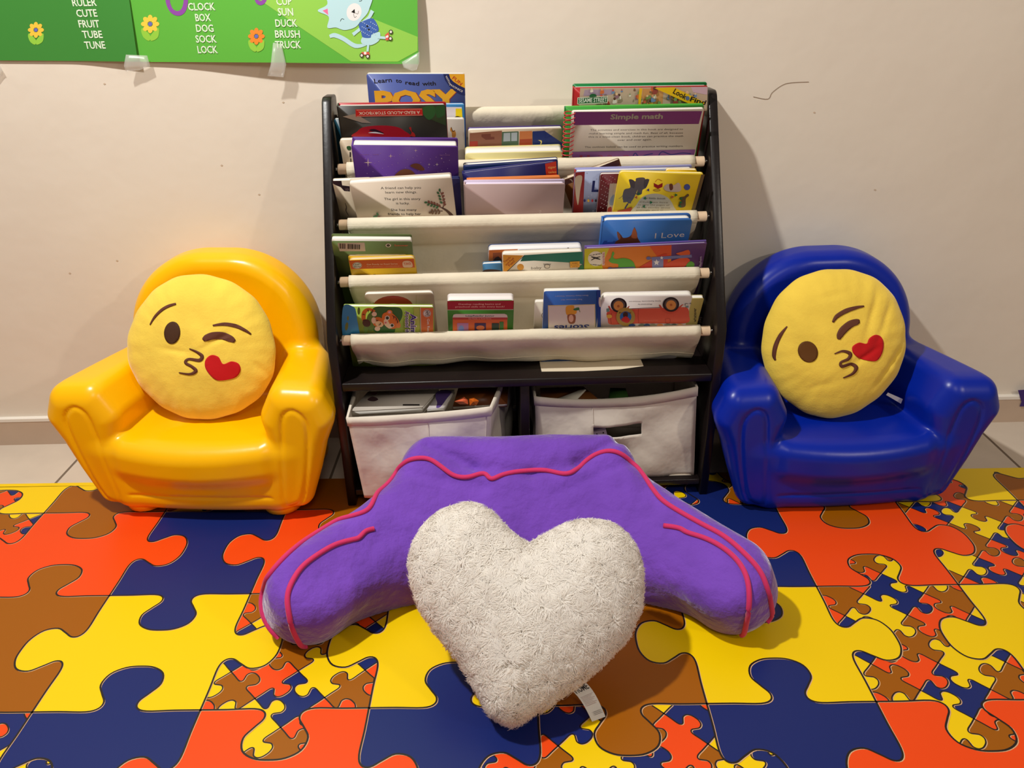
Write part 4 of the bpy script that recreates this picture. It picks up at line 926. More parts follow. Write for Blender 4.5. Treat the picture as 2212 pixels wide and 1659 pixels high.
book('picture_book', 'sky-blue hardback lettered I Love with a brown animal\'s ears', 3, .030, (1301, 477), (1496.7, 471.8), .016, (50, 104, 176), 'hard', -22, r=.010, rise=.002, back=(44, 96, 170), items=[
    ('blob', (110, 64, 40), c5([(1270, 720), (1290, 672), (1320, 645), (1305, 590), (1335, 620), (1352, 640), (1400, 630), (1430, 590), (1440, 555), (1460, 600), (1466, 640), (1500, 700), (1510, 760), (1270, 760)])), ('blob', (176, 104, 60), c5([(1415, 632), (1438, 560), (1462, 620), (1455, 645)])), ('blob', (150, 100, 70), c5([(1302, 590), (1330, 630), (1318, 655), (1305, 630)])),
    T1(c5, (206, 206, 214), 'I Love', (1600, 645), (1835, 632), 14, .0), T1(c5, (206, 206, 214), 'You', (1645, 712), (1770, 706), 14, .0)])
book('picture_book', 'wide orange and purple early-reader with a green dinosaur, standing on its side', 3, .010, (1263.4, 537.5), (1527, 525), .008, (96, 62, 112), 'hard', -22, r=.001, back=(104, 80, 160), rise=.002, items=[
    ('poly', (214, 120, 30), c5([(1042, 728), (1735, 698), (1730, 920), (1038, 920)])), ('poly', (200, 190, 40), c5([(1042, 728), (1240, 720), (1180, 860), (1200, 920), (1038, 920)])), ('poly', (206, 80, 36), c5([(1560, 706), (1735, 698), (1730, 810), (1620, 790)])),
    ('ell', (226, 214, 196), *c5([(1132, 806)])[0], 17, 16), ('line', (40, 30, 26), c5([(1095, 790), (1130, 800), (1168, 812)]), [2, 5, 2]), ('line', (40, 30, 26), c5([(1095, 818), (1130, 800), (1168, 790)]), [2, 3, 2]), T1(c5, (40, 30, 26), 'ALL BY MYSELF', (1080, 785), (1180, 768), 3, .02), T1(c5, (40, 30, 26), 'I CAN READ IT', (1180, 856), (1090, 846), 3, .02), ('poly', (214, 190, 180), c5([(1182, 752), (1204, 750), (1202, 856), (1180, 858)])), T1(c5, (170, 40, 40), 'Beginner Books', (1200, 850), (1200, 758), 3, .01),
    ('blob', (86, 160, 50), c5([(1262, 756), (1270, 748), (1280, 765), (1270, 790), (1290, 808), (1350, 800), (1410, 815), (1440, 850), (1440, 900), (1320, 900), (1310, 850), (1260, 840), (1235, 820), (1250, 800), (1258, 775)])),
    ('blob', (196, 60, 40), c5([(1450, 900), (1500, 860), (1570, 820), (1640, 780), (1700, 772), (1690, 880), (1600, 900)])), ('blob', (206, 76, 44), c5([(1680, 870), (1720, 830), (1830, 795), (1880, 815), (1850, 860), (1760, 885)])), ('blob', (206, 90, 50), c5([(1770, 765), (1820, 748), (1870, 735), (1880, 770), (1830, 780)])),
    ('poly', (112, 112, 160), c5([(1575, 792), (1895, 772), (1897, 795), (1575, 815)])), ('poly', (126, 128, 172), c5([(1580, 815), (1670, 808), (1668, 900), (1580, 900)])), ('poly', (112, 112, 160), c5([(1240, 878), (1440, 868), (1440, 895), (1240, 905)])), ('ell', (100, 100, 150), *c5([(1245, 886)])[0], 5, 4), ('ell', (100, 100, 150), *c5([(1552, 800)])[0], 5, 3.6), ('blob', (86, 150, 50), c5([(1850, 860), (1880, 825), (1910, 835), (1915, 860), (1880, 885)])),
    ('poly', (226, 220, 220), [(1418+7*math.cos(q)*(.45 if i % 2 else 1), 566+7*math.sin(q)*(.45 if i % 2 else 1)) for i, q in enumerate([math.pi/5*k-.3 for k in range(10)])]), ('poly', (226, 220, 220), [(1429+4*math.cos(q)*(.45 if i % 2 else 1), 556+4*math.sin(q)*(.45 if i % 2 else 1)) for i, q in enumerate([math.pi/5*k-.3 for k in range(10)])]),
    T1(c5, (176, 160, 190), 'Mayhem', (1970, 870), (1975, 785), 4, .01)])
# ---- pocket 4 (bottom)
book('board_book', 'shiny gold board book with a red circle behind the tiger book', 4, .028, (786, 636.5), (935.7, 632.5), .010, (150, 130, 104), 'board', -22, r=.008, drop=.08, items=[
    ('ell', (150, 44, 34), *c6([(800, 420)])[0], 44, 25), ('ell', (176, 186, 166), *c6([(800, 430)])[0], 20, 10), ('rect', (170, 150, 116), *c6([(1050, 290)])[0], *c6([(1056, 420)])[0])])
book('board_book', 'tiger picture book standing on its side, lettered Animals Around the', 4, .010, (741.3, 662.5), (935.7, 663.3), .008, (146, 168, 64), 'board', -22, r=.003, drop=.081, items=[
    ('blob', (44, 130, 180), c6([(258, 416), (370, 416), (400, 480), (410, 560), (425, 640), (430, 760), (262, 760)])), ('ell', (110, 120, 50), *c6([(296, 628)])[0], 3.4, 9, 8), ('ell', (110, 120, 50), *c6([(310, 540)])[0], 2, 5), ('ell', (90, 120, 40), *c6([(428, 460)])[0], 3, 8),
    ('blob', (52, 104, 44), c6([(600, 420), (760, 416), (880, 430), (900, 520), (830, 640), (800, 700), (640, 700), (560, 640), (540, 520)])), ('poly', (176, 190, 80), c6([(1020, 416), (1092, 416), (1098, 760), (1040, 760)])), ('ell', (96, 130, 50), *c6([(505, 655)])[0], 5, 10), ('ell', (86, 120, 46), *c6([(556, 580)])[0], 9, 20),
    ('line', (206, 112, 40), c6([(510, 600), (480, 540), (490, 470), (540, 440), (600, 465)]), [7, 9, 9, 8, 7]), ('ell', (66, 40, 26), *c6([(512, 590)])[0], 9, 8, 30), ('ell', (206, 112, 40), *c6([(640, 580)])[0], 13, 11, 20), ('ell', (226, 200, 150), *c6([(650, 600)])[0], 9, 6, 20), ('ell', (226, 200, 170), *c6([(596, 492)])[0], 5.5, 5), ('ell', (226, 200, 170), *c6([(590, 560)])[0], 5, 7), ('ell', (226, 200, 170), *c6([(630, 650)])[0], 6, 5),
    ('blob', (214, 116, 40), c6([(690, 490), (740, 470), (790, 480), (850, 540), (870, 600), (840, 640), (780, 650), (710, 610), (680, 550)])), ('blob', (232, 210, 170), c6([(700, 560), (730, 540), (760, 590), (790, 630), (760, 648), (710, 610)])), ('ell', (216, 130, 60), *c6([(762, 470)])[0], 6, 5), ('ell', (226, 160, 180), *c6([(762, 470)])[0], 3, 2.5), ('ell', (216, 130, 60), *c6([(858, 612)])[0], 5, 6),
    ('ell', W_, *c6([(738, 532)])[0], 5.2, 5.2), ('ell', (60, 90, 50), *c6([(738, 532)])[0], 3.6, 3.6), ('ell', K_, *c6([(738, 532)])[0], 2, 2), ('ell', W_, *c6([(788, 612)])[0], 4.8, 4.2), ('ell', (60, 90, 50), *c6([(790, 612)])[0], 3.2, 3), ('ell', K_, *c6([(790, 612)])[0], 1.8, 1.8), ('ell', (206, 110, 120), *c6([(720, 582)])[0], 2.2, 1.8)]
    + [('line', K_, c6(p_), [.5, 2, .5]) for p_ in ([(790, 500), (810, 520), (805, 545)], [(815, 510), (835, 535), (830, 560)], [(840, 545), (850, 570), (845, 590)], [(505, 560), (485, 550), (470, 560)], [(500, 500), (480, 490), (470, 500)], [(535, 470), (530, 445), (520, 440)], [(575, 475), (580, 450), (570, 440)], [(610, 545), (630, 560), (640, 550)], [(640, 610), (660, 600), (665, 580)])]
    + [('poly', (206, 110, 44), c6([(1100, 416), (1235, 420), (1238, 760), (1108, 760)])), ('line', W_, c6([(1097, 416), (1105, 760)]), 1), ('ell', W_, *c6([(1168, 478)])[0], 8.5, 8), ('ell', (70, 60, 50), *c6([(1168, 478)])[0], 7.8, 7.3), ('ell', W_, *c6([(1168, 478)])[0], 7, 6.5), T1(c6, (50, 60, 40), 'LEAP', (1172, 450), (1172, 505), 3.6, .02), T1(c6, (50, 60, 40), 'FROG', (1152, 450), (1152, 505), 3.6, .02),
       T1(c6, W_, 'Get Ready to', (1170, 535), (1174, 760), 3.6, .01), T1(c6, W_, 'Animals', (988, 476), (992, 800), 9.5, .06), T1(c6, W_, 'Around the', (932, 448), (936, 720), 7, .06), T1(c6, (58, 46, 124), 'Animals', (990, 480), (994, 800), 8, .03), T1(c6, (58, 46, 124), 'Around the', (934, 452), (938, 716), 5.4, .02)])
book('board_book', 'red and green reader with thick white page edges, alone in the lowest sling', 4, .010, (965.5, 650), (1110.5, 649), .022, (60, 120, 40), 'board', -20, r=.007, drop=.05, back=(226, 218, 214), pages=(232, 224, 220), items=[
    ('poly', (166, 40, 32), c6([(1388, 352), (2112, 348), (2106, 442), (1392, 446)])), ('line', W_, c6([(1390, 450), (2106, 446)]), 1), T1(c6, (232, 180, 160), 'Develop reading basics and', (1512, 394), (1966, 392), 4, .015), T1(c6, (232, 180, 160), 'preschool skills with every book!', (1476, 422), (2010, 420), 4, .015),
    ('poly', (206, 96, 34), c6([(1448, 550), (2040, 550), (2040, 780), (1448, 780)])), ('poly', (214, 196, 186), c6([(1446, 530), (1456, 500), (1480, 492), (2010, 490), (2036, 502), (2044, 530)])), T1(c6, K_, 'LeapReader Junior', (1588, 520), (1900, 520), 4, .02), ('poly', (176, 60, 40), c6([(1446, 530), (2044, 530), (2042, 552), (1448, 552)])), T1(c6, (232, 180, 160), 'Get Ready to Read Series', (1618, 548), (1866, 547), 2.6, .01),
    ('rect', (176, 120, 160), *c6([(1496, 590)])[0], *c6([(1618, 690)])[0]), ('ell', (120, 140, 200), *c6([(1540, 650)])[0], 6, 7), ('rect', (60, 40, 80), *c6([(1685, 590)])[0], *c6([(1808, 690)])[0]), ('ell', (206, 110, 60), *c6([(1748, 640)])[0], 9, 5), ('rect', (40, 60, 44), *c6([(1872, 590)])[0], *c6([(1950, 690)])[0]), ('rect', (60, 120, 50), *c6([(1956, 575)])[0], *c6([(2000, 690)])[0])])
book('board_book', 'narrow white book half hidden behind the blue upside-down book', 4, .024, (1155.5, 652.5), (1230, 651), .008, (206, 196, 178), 'paper', -22, drop=.08, items=[('line', (60, 56, 60), c7([(340, 430), (325, 460), (330, 490)]), 1.2), T1(c7, (60, 56, 60), 'LF', (336, 520), (336, 590), 5)])
book('storybook', 'blue and white book standing upside down with a yellow-dressed girl', 4, .010, (1175, 629.5), (1297, 626.5), .009, (44, 84, 156), 'paper', -22, drop=.08, back=(206, 200, 190), items=[
    ('poly', (214, 196, 130), c7([(385, 366), (855, 355), (862, 640), (390, 640)])), ('poly', (222, 212, 200), c7([(392, 374), (848, 362), (852, 640), (396, 640)])), T1(c7, (190, 196, 214), 'Short-Story Contest Winners', (788, 262), (458, 270), 3.4, .005), T1(c7, (190, 196, 214), 'Two American Girl', (730, 300), (516, 306), 3.4, .005),
    ('poly', (30, 64, 140), c7([(870, 215), (908, 212), (912, 640), (878, 640)])), ('blob', (206, 196, 186), c7([(895, 285), (910, 300), (914, 370), (900, 380), (890, 340)])),
    ('blob', (226, 160, 40), c7([(572, 374), (640, 368), (650, 395), (670, 410), (662, 450), (580, 462), (562, 420)])), ('blob', (150, 90, 50), c7([(582, 460), (655, 460), (656, 530), (625, 550), (590, 535)])), ('ell', (226, 180, 150), *c7([(616, 495)])[0], 5.2, 8), ('blob', (60, 120, 60), c7([(640, 400), (690, 385), (695, 410), (650, 415)])), ('line', (60, 120, 60), c7([(690, 395), (706, 432)]), 1),
    T1(c7, (36, 56, 130), 'Stories', (796, 556), (448, 566), 14, .015)])
book('board_book', 'white board book of a long orange-red car upside down with two big wheels', 4, .010, (1300.5, 640), (1496.8, 636.4), .012, (222, 214, 210), 'board', -22, r=.010, drop=.08, items=[
    T1(c7, (110, 100, 104), 'Sylvie Kantorovitz Wickstrom', (1510, 318), (1192, 324), 3.4, .006), T1(c7, (110, 100, 104), 'Illustrated by', (1422, 350), (1280, 352), 3.4, .006),
    ('blob', (216, 92, 66), c7([(985, 425), (1180, 405), (1400, 396), (1600, 390), (1740, 384), (1780, 400), (1790, 460), (1770, 540), (1500, 546), (1200, 548), (1010, 556), (980, 500)])), ('line', (90, 40, 30), c7([(1190, 400), (1500, 386)]), 1.6), ('line', (150, 50, 36), c7([(1288, 400), (1282, 470), (1290, 545)]), .8), ('line', (150, 50, 36), c7([(1020, 440), (1010, 500), (1016, 550)]), .8), ('line', (176, 66, 46), c7([(1556, 500), (1598, 498), (1596, 540), (1558, 540), (1556, 500)]), .9), ('line', (240, 140, 110), c7([(1340, 516), (1480, 514)]), 1),
    ('line', (206, 84, 60), c7([(990, 370), (1010, 410), (1060, 440), (1130, 430), (1170, 400), (1195, 372)]), [3, 5, 5, 5, 4, 2]), ('line', (206, 84, 60), c7([(1496, 358), (1530, 410), (1590, 440), (1660, 425), (1700, 380), (1730, 355)]), [2, 5, 5, 5, 4, 2]),
    ('ell', (40, 34, 30), *c7([(1090, 362)])[0], 17.5, 15.8), ('ell', (90, 84, 76), *c7([(1090, 362)])[0], 13.5, 12.5), ('ell', (216, 150, 76), *c7([(1088, 368)])[0], 10.6, 10.4), ('ell', (176, 100, 50), *c7([(1086, 372)])[0], 2.8, 2.8),
    ('ell', (40, 34, 30), *c7([(1610, 354)])[0], 17.6, 15.8), ('ell', (90, 84, 76), *c7([(1610, 354)])[0], 13.5, 12.5), ('ell', (216, 150, 76), *c7([(1610, 360)])[0], 10.6, 10.4), ('ell', (176, 100, 50), *c7([(1610, 358)])[0], 2.8, 2.8),
    ('ell', (226, 180, 70), *c7([(995, 472)])[0], 6, 4.2), ('poly', (110, 150, 146), c7([(966, 395), (996, 390), (996, 425), (966, 428)])), ('poly', (120, 150, 150), c7([(1760, 368), (1786, 364), (1784, 384), (1760, 386)])), ('line', (60, 60, 60), c7([(1782, 346), (1752, 344), (1754, 366)]), 1), ('line', (60, 50, 50), c7([(1796, 345), (1806, 338), (1806, 352)]), 1),
    ('ell', (176, 146, 66), *c7([(1158, 476)])[0], 20.5, 20), ('ell', (40, 104, 176), *c7([(1158, 476)])[0], 12.5, 12), ('ell', (66, 36, 26), *c7([(1156, 456)])[0], 5.5, 7), ('blob', (196, 40, 36), c7([(1115, 500), (1160, 470), (1200, 505), (1180, 535), (1135, 525)])), T1(c7, (90, 70, 30), 'Reading', (1212, 428), (1090, 432), 4, .01)]
    + [('ell', col, *c7([(x, 562)])[0], 7, 4) for col, x in (((40, 80, 140), 1220), ((120, 130, 110), 1320), ((60, 90, 130), 1370), ((150, 150, 120), 1430), ((226, 150, 80), 1500), ((130, 140, 120), 1580), ((90, 100, 90), 1640), ((226, 160, 90), 1700))])
book('paperback', 'olive-yellow book at the far right reading whatever play', 4, .012, (1440, 645), (1521, 643.8), .010, (176, 160, 92), 'paper', -22, drop=.081, items=[
    T1(c7, K_, 'whatever', (1862, 530), (1862, 392), 4.6, .01), T1(c7, K_, 'play.', (1908, 540), (1908, 470), 5, .01)])
# loose sheet sticking out under the lowest sling
b = MB(); shp = [(1167, 790), (1170, 803), (1260, 802), (1340, 798), (1390, 791), (1388, 786), (1290, 786)]
q = [hit(*p, rw(0, 0, .2978), np.array([0, 0, 1.])) for p in shp]; back_ = [p+RY*.06 for p in (q[0], q[-2])]
poly = [np.array(p) for p in [back_[0]]+q[:6]+[back_[1]]]
tri = tessellate_polygon([[Vector((p[0], p[1], 0)) for p in poly]])
b.add(poly, tri, pr((222, 208, 182)))
tag(solid(b.build('paper_sheet', origin=np.mean(poly, 0)), .0006, 1), 'white paper sheet sticking out under the lowest sling on the shelf', 'paper')

# ------------------------------------------------------------------ fabric bins
binm = mat('cream_bin_fabric', (224, 212, 196), .8, .2, bump=[(900, .15), (9, .12)], var=.03, varscale=14)
def fbin(label, rim, bot, sag, hole=None, seams=(), seed=0):
    """rim/bot: FL FR BR BL corners in rack coordinates"""
    rim = [np.array(p, float) for p in rim]; bot = [np.array(p, float) for p in bot]
    o = np.mean(bot, 0); T = empty('fabric_bin', label, 'bin', matrix=mat4(RX, RY, np.array([0, 0, 1.]), rw(*o)))
    def wall(k, u, v):      # v 0 bottom .. 1 rim
        a, b_, c, d = bot[k], bot[(k+1) % 4], rim[(k+1) % 4], rim[k]
        p = (a*(1-u)+b_*u)*(1-v)+(d*(1-u)+c*u)*v
        nr = np.cross(b_-a, d-a); nr = nr/np.linalg.norm(nr)
        e = math.sin(u*math.pi)
        p = p+nr*(.006*e*math.sin(v*math.pi)+(.005*e**.5*math.sin(9*u-7*v+seed)+.003*e*math.sin(17*u+9*v+3*seed)**3)*math.sin(min(1, (1-v)*2)*1.57)+.003*math.sin(5*u+12*v+2*seed)*e*(1-v)*v*3)
        if k == 0: p = p-np.array([0, 0, sag])*v**2*(1-abs(2*u-1)**2.2)
        return p-o
    b = MB()
    for k in range(4):
        us = np.linspace(0, 1, 37); vs = np.linspace(0, 1, 25)
        if k == 0 and hole:
            us = np.unique(np.concatenate([us, hole[:2]])); vs = np.unique(np.concatenate([vs, hole[2:]]))
        P = [[wall(k, u, v) for v in vs] for u in us]; n, m_ = len(us), len(vs); fs = []
        for i in range(n-1):
            for j in range(m_-1):
                uc, vc = (us[i]+us[i+1])/2, (vs[j]+vs[j+1])/2
                if k == 0 and hole and hole[0] < uc < hole[1] and hole[2] < vc < hole[3]: continue
                fs.append((i*m_+j, (i+1)*m_+j, (i+1)*m_+j+1, i*m_+j+1))
        b.add([p for r_ in P for p in r_], fs, binm, True)
    b.add([p-o for p in bot], [(0, 1, 2, 3)], binm)
    solid(b.build('bin_body', T), .002)
    h = MB(); pts = []
    for k in range(4):
        for u in np.linspace(0, 1, 25)[:-1]: pts.append((k, u))
    def ringp(v, out):
        R = []
        for k, u in pts:
            p = wall(k, u, v); cxy = np.array([0, 0, p[2]]); d = p-cxy; d[2] = 0; R.append(p+d/np.linalg.norm(d)*out)
        return R
    R0, R1, R2, R3 = ringp(.915, .0006), ringp(.915, .0034), ringp(1.0, .0036), ringp(1.0, -.002)
    R2 = [p+np.array([0, 0, .0025]) for p in R2]; R3 = [p+np.array([0, 0, .0025]) for p in R3]
    h.grid([[R0[i], R1[i], R2[i], R3[i]] for i in range(len(R0))], binm, closed_u=True); h.build('hem', T)
    for (u, v0, v1) in seams:
        g = MB(); g.tube([wall(0, u, v)-np.array([0, .0016, 0]) for v in np.linspace(v0, v1, 14)], .0011, binm, 6); g.build('seam', T)
    return T
fbin('cream fabric bin in the left rack compartment, slightly pulled out and skewed', [(-.366, -.034, .236), (-.078, -.030, .249), (-.022, .20, .262), (-.362, .20, .262)], [(-.352, -.026, .0385), (-.092, -.022, .0385), (-.03, .20, .0385), (-.352, .20, .0385)], .004, None, [(.56, .02, .92), (.975, .02, .92)], 1)
fbin('cream fabric bin in the right rack compartment with a cut-out handle', [(.016, .022, .242), (.352, .018, .256), (.362, .24, .262), (.010, .24, .262)], [(.022, .026, .0385), (.366, .020, .0385), (.366, .24, .0385), (.018, .24, .0385)], .016, (.356, .662, .535, .675), [(.356, .70, .92)], 2.3)
def loose(name, label, cat, corners, th, col, items=(), group=None, side=None):
    """flat thing lying in a bin: corners TL TR BR BL in the photo with heights"""
    P = [hit(x, y, (0, 0, FZ+z), np.array([0, 0, 1.])) for x, y, z in corners]
    a = P[3]; u = P[2]-P[3]; w = np.linalg.norm(u); u /= w; vv = P[0]-P[3]; n = np.cross(u, vv); n /= np.linalg.norm(n); v = np.cross(n, u)
    if n[2] < 0: n = -n
    o = np.mean(P, 0)-n*th; T = empty(name, label, cat, matrix=mat4(u, v, n, o), group=group)
    b = MB(); q = [((p-o)@u, (p-o)@v) for p in P][::-1]
    b.prism(q, th*.86, th, pr(col), ax=2); b.prism(q, 0, th*.14, pr(col), ax=2)
    def to2(x, y): h_ = hit(x, y, P[3], n)-o; return (h_@u, h_@v)
    if items: ink(b, items, to2, lambda x, y, lay: (x, y, th+.00006*lay))
    b.build('cover', T)
    g = MB(); c_ = np.mean(q, 0); g.prism([tuple(c_+(np.array(p)-c_)*.985) for p in q], th*.14, th*.86, paperm if side is None else pr(side), ax=2); g.build('pages', T)
    return T
cb = lambda pts: cv(pts, 740, 830, 5.53)
cb2 = lambda pts: cv(pts, 1120, 820, 5.53)
GB = 'things lying in the fabric bins'
loose('picture_book', 'white picture book lying flat in the left fabric bin', 'book', [(795, 846, .252), (948, 840, .252), (912, 880, .234), (758, 888, .234)], .022, (206, 196, 184), [
    ('blob', (60, 40, 44), cb([(300, 180), (350, 150), (400, 160), (425, 185), (380, 205), (320, 200)])), ('blob', (80, 40, 40), cb([(330, 105), (370, 95), (410, 100), (400, 125), (350, 125)])), ('rect', (60, 54, 50), *cb([(720, 240)])[0], *cb([(920, 258)])[0]), ('line', (120, 110, 104), cb([(540, 95), (860, 85)]), 1.4)], GB)
loose('picture_book', 'purple and white book beside the white book in the left bin', 'book', [(952, 842, .250), (982, 841, .250), (958, 882, .232), (922, 884, .232)], .012, (206, 198, 196), [('blob', (86, 64, 124), cb([(1110, 150), (1140, 85), (1300, 85), (1240, 180), (1170, 270), (1120, 280), (1130, 220)]))], GB)
loose('picture_book', 'brown book at the back of the left bin', 'book', [(990, 838, .246), (1098, 834, .246), (1096, 872, .222), (978, 878, .222)], .014, (120, 66, 30), (), GB)
def crumple(label, pts, z, col, col2):
    c = np.mean([hit(x, y, (0, 0, FZ+z), np.array([0, 0, 1.])) for x, y in pts], 0); b = MB()
    P = [hit(x, y, c, cF) for x, y in pts]; k = len(P); top = c-cF*.012
    b.add(P+[top, c+cF*.012], [(i, (i+1) % k, k) for i in range(k)], pr(col)); b.add(P+[c+cF*.014], [((i+1) % k, i, k) for i in range(k)], pr(col2))
    tag(b.build('candy_wrapper' if 0 else 'paper_scrap', origin=c), label, 'paper', GB)
crumple('crumpled pinkish orange paper scrap in the left bin', cb([(1335, 205), (1450, 150), (1495, 185), (1500, 240), (1400, 240)]), .245, (222, 104, 66), (190, 80, 50))
crumple('crumpled shiny orange scrap right of the pinkish one in the left bin', cb([(1510, 170), (1570, 158), (1630, 200), (1600, 250), (1520, 255)]), .245, (200, 96, 26), (120, 60, 30))
loose('paper_sheet', 'folded white paper sheet in the right bin', 'paper', [(1262, 839, .245), (1266, 841, .245), (1240, 870, .228), (1192, 866, .228)], .002, (206, 198, 180), (), GB)
loose('picture_book', 'brown book under the folded sheet in the right bin', 'book', [(1166, 838, .232), (1260, 836, .232), (1300, 868, .215), (1170, 866, .215)], .010, (112, 66, 28), (), GB)
loose('picture_book', 'green book in the middle of the right bin', 'book', [(1318, 838, .232), (1352, 838, .232), (1362, 872, .212), (1314, 874, .212)], .012, (50, 84, 36), (), GB)
b = MB(); bx0 = hit(1290, 925, rw(0, .06, 0), RY); Rm = Matrix.Rotation(.25, 3, 'Y')
b.box((-.018, -.01, -.017), (.018, .03, .017), pr((206, 180, 206)), .001)
ink(b, [('rect', (140, 110, 150), .05, .30, .95, .42)]+[('ell', (60, 40, 60), .2+.2*i, .15+.6*(i % 2), .05, .06) for i in range(4)], lambda x, y: (x*.036-.018, .017-y*.034), lambda x, z, l: (x, -.01-.00006*l, z))
o = b.build('spotted_box', origin=None); o.location = bx0; o.rotation_euler = (0, -.25, 0); tag(o, 'lilac spotted box seen through the right bin\'s handle hole', 'box', GB)

# ------------------------------------------------------------------ wall posters and tape
green1 = mat('poster_green_dark', (66, 138, 58), .4, .35); green2 = mat('poster_green', (98, 182, 66), .4, .35)  # left poster is a darker green than the right one
cp = lambda pts: cv(pts, 0, 0, 2.404)
def wxz(x, y, gap=.008): p = hitW(x, y, gap); return (p[0], p[2])
def poster(name, label, m, left, right, bottom, ztop, gapf, items):
    L = [wxz(*p) for p in left]; Rr = [wxz(*p) for p in right]; B_ = [wxz(*p) for p in bottom]
    def ed(E, z):
        E = sorted(E, key=lambda p: p[1]); return np.interp(z, [p[1] for p in E], [p[0] for p in E])
    def zb(x): return np.interp(x, [p[0] for p in B_], [p[1] for p in B_])
    def to3(x, z, lay=0): return np.array([x, wall_y(x)-gapf(x, z)-(.0003+.00002*lay if lay else 0), z])
    rows = []
    for i in range(41):
        col = []
        for j in range(41):
            t = j/40; x = ed(L, .87)*(1-i/40)+ed(Rr, .87)*i/40; z = zb(x)*(1-t)+ztop*t
            x = ed(L, z)*(1-i/40)+ed(Rr, z)*i/40; col.append(to3(x, z))
        rows.append(col)
    o3 = np.array(rows[20][0])
    b = MB(); b.grid(rows, m)
    # ink follows the sheet: split finely enough by mapping every vertex
    ink(b, items, lambda x, y: wxz(x, y, .012), lambda x, z, lay: to3(x, z, lay), 3, .02)
    o = b.build(name, origin=o3); tag(o, label, 'poster'); return o
def flower(x, y, s, pet, stem=True):
    it = []
    if stem: it += [('blob', (150, 206, 70), [(x, y+22*s), (x-14*s, y+8*s), (x-17*s, y+14*s), (x-12*s, y+26*s), (x-2*s, y+32*s)]), ('blob', (150, 206, 70), [(x+1*s, y+22*s), (x+14*s, y+8*s), (x+17*s, y+13*s), (x+14*s, y+26*s), (x+2*s, y+32*s)])]
    it += [('ell', pet, x+11*s*math.cos(k*math.pi/4), y+11*s*math.sin(k*math.pi/4), 6.4*s, 4.6*s, k*45) for k in range(8)]
    return it+[('ell', (110, 110, 190), x, y, 4*s, 4*s)]
def words(lst, f): return [T1(cp, (226, 240, 214), w, (x0, y0), (x1, y1), 14.0, .018) for w, x0, x1, y0, y1 in lst]
sst = lambda t: (lambda u: u*u*(3-2*u))(max(0, min(1, t)))
gl = lambda x, z: .004+.010*sst((x+.90)/.2)*(1-sst((z-.87)/.3))
gr_ = lambda x, z: .006+.018*sst((x+.74)/.35)*(1-sst((z-.87)/.34))
poster('word_poster', 'darker green word poster at the far left listing RULER, CUTE, FRUIT, TUBE, TUNE', green1, [(-330, 128), (-330, 0)], [(300, 134), (280, 0)], [(-330, 126), (0, 131), (150, 132), (310, 133)], 1.26, gl,
    flower(73, 65, 1.0, (240, 200, 70))+words([('RULER', 370, 498, 32, 30), ('CUTE', 392, 502, 88, 86), ('FRUIT', 404, 515, 143, 142), ('TUBE', 424, 530, 198, 197), ('TUNE', 436, 546, 254, 252)], 0))
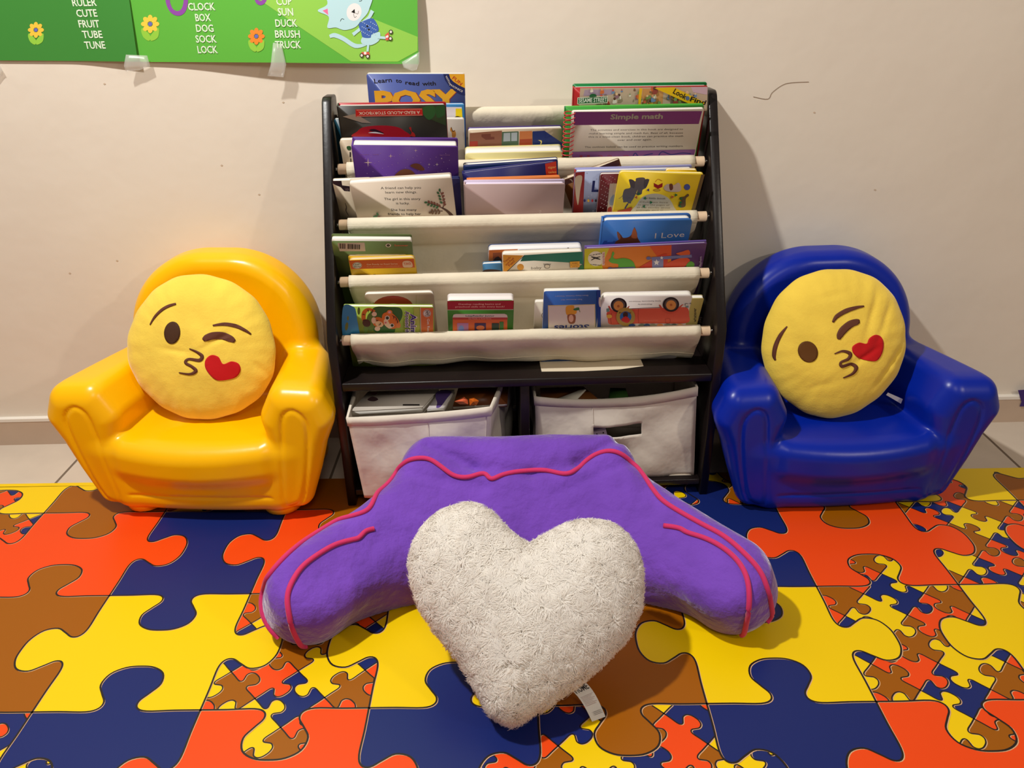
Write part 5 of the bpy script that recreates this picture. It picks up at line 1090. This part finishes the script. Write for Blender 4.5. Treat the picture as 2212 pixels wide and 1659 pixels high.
poster('word_poster', 'bright green word poster above the rack listing SOCK and TRUCK beside a roller-skating cat', green2, [(299, 136), (289, 118), (285, 80), (278, 40), (274, 0)], [(906, 137), (904, 60), (903, 0)], [(285, 133), (330, 134), (600, 134), (906, 137)], 1.26, gr_,
    [('poly', (150, 208, 84), cp([(1180, -640), (1345, -5), (1600, 165), (1830, 318), (2070, 318), (2172, 262), (2172, 190), (1940, 96), (1700, -640)])),
     ('line', (146, 78, 168), cp([(920, -75), (880, -55), (866, 0), (885, 52), (920, 70), (950, 52), (962, 0), (948, -55), (920, -75)]), 9.5), ('line', (146, 78, 168), cp([(1330, -40), (1338, 5), (1358, 16), (1378, 0), (1385, -40)]), 8)]
    + flower(322, 52, 1.15, (244, 208, 76))+flower(556, 78, 1.05, (240, 140, 52))
    + words([('CLOCK', 978, 1120, 54, 52), ('BOX', 1016, 1098, 110, 109), ('DOG', 1020, 1112, 165, 165), ('SOCK', 1018, 1128, 221, 220), ('LOCK', 1028, 1134, 276, 275), ('CUP', 1442, 1522, 26, 24), ('SUN', 1450, 1530, 80, 80), ('DUCK', 1438, 1552, 138, 137), ('BRUSH', 1437, 1566, 194, 194), ('TRUCK', 1438, 1572, 249, 248)], 0)
    + [('line', (190, 226, 232), cp([(1905, 230), (1850, 236), (1790, 200), (1745, 182), (1718, 188)]), [4, 9, 9, 9, 6]),
       ('blob', (190, 226, 232), cp([(1700, -60), (1705, 20), (1655, 55), (1712, 86), (1706, 142), (1750, 142), (1795, 155), (1850, 140), (1880, 105), (1920, 50), (1925, -60)])), ('poly', (240, 120, 160), cp([(1680, 55), (1706, 44), (1710, 78)])),
       ('ell', (240, 236, 234), *cp([(1843, 62)])[0], 16, 19, 10), ('poly', K_, cp([(1828, 62), (1846, 46), (1848, 70)])), ('line', K_, cp([(1850, 66), (1862, 72), (1866, 56)]), .8), ('line', K_, cp([(1840, 70), (1846, 90), (1856, 84)]), .8), ('line', K_, cp([(1772, 110), (1780, 97), (1792, 100)]), 1), ('line', K_, cp([(1868, 6), (1880, 4), (1884, -8)]), 1),
       ('line', (190, 226, 232), cp([(1890, 115), (1920, 90), (1938, 55)]), [6, 6, 8]), ('line', (190, 226, 232), cp([(1880, 145), (1855, 165), (1838, 178)]), [6, 6, 7]), ('blob', (190, 226, 232), cp([(1890, 190), (1880, 215), (1900, 232), (1940, 230), (1975, 205), (1975, 165), (1930, 180)])),
       ('blob', (70, 104, 178), cp([(1868, 125), (1900, 105), (1940, 95), (1965, 130), (1968, 160), (1935, 178), (1928, 195), (1890, 192), (1880, 165)]))]
    + [('ell', (206, 220, 236), *cp([(1880+(k*29) % 84, 110+(k*17) % 74)])[0], .9, .9) for k in range(26)] + [('ell', K_, *cp([(1912, 134)])[0], 2, 2), ('ell', K_, *cp([(1920, 152)])[0], 2, 2)]
    + [('line', (190, 226, 232), cp([(1965, 192), (2008, 195)]), 5), ('line', (190, 226, 232), cp([(1918, 225), (1914, 265)]), 4.5), ('poly', (226, 96, 80), cp([(2004, 180), (2022, 165), (2030, 205), (2008, 208)])), ('poly', (240, 236, 234), cp([(2008, 186), (2020, 180), (2022, 192), (2008, 196)])), ('poly', (226, 96, 80), cp([(1884, 268), (1922, 268), (1926, 284), (1880, 282)])), ('poly', (240, 236, 234), cp([(1896, 266), (1908, 266), (1908, 280), (1896, 280)]))]
    + [it for x, y in ((2034, 164), (2032, 198), (1884, 285), (1915, 290)) for it in (('ell', (40, 30, 26), *cp([(x, y)])[0], 4.2, 4.6), ('ell', (230, 226, 214), *cp([(x, y)])[0], 2.6, 3))])
tapem = mat('clear_tape', (240, 238, 232), .25, .5, trans=.7)
def tape(label, pts, gap0, gap1):
    P = [hitW(x, y, g) for (x, y), g in zip(pts, np.linspace(gap0, gap1, len(pts)))]; rows = []
    k = len(pts)//2; A = P[:k]; B_ = P[k:][::-1]
    b = MB(); b.grid([[a*(1-t)+c*t+WN*-.0012*math.sin(t*3.14+i) for t in np.linspace(0, 1, 7)] for i, (a, c) in enumerate(zip(A, B_))], tapem)
    tag(solid(b.build('tape_strip', origin=np.mean(P, 0)), .0003), label, 'tape', 'tape strips under the word posters')
tape('clear tape strip at the poster\'s bottom edge, cut by the photo\'s left border', [(-14, 122), (2, 144), (8, 155), (6, 162), (-4, 178), (-20, 150)], .008, .003)
tape('crumpled clear tape strip where the two green posters meet', [(272, 118), (268, 142), (272, 154), (300, 152), (324, 143), (318, 120)], .020, .012)
tape('clear tape strip below the word TRUCK', [(590, 92), (585, 140), (578, 164), (612, 167), (618, 140), (608, 95)], .026, .026)
tape('clear tape strip at the poster\'s lower right corner', [(868, 134), (872, 146), (890, 153), (900, 151), (906, 134), (906, 112)], .026, .026)
# purple tape on the skirting at the right border
b = MB(); q = [hitW(x, y, .0155) for x, y in [(2199, 843), (2240, 840), (2240, 876), (2203, 878), (2207, 868), (2204, 860)]]
b.add(q, [(5, 4, 3, 2, 1, 0)], mat('purple_tape', (62, 38, 110), .5, .3)); tag(solid(b.build('tape_strip', origin=np.mean(q, 0)), .001), 'torn purple tape on the skirting at the photo\'s right border', 'tape')
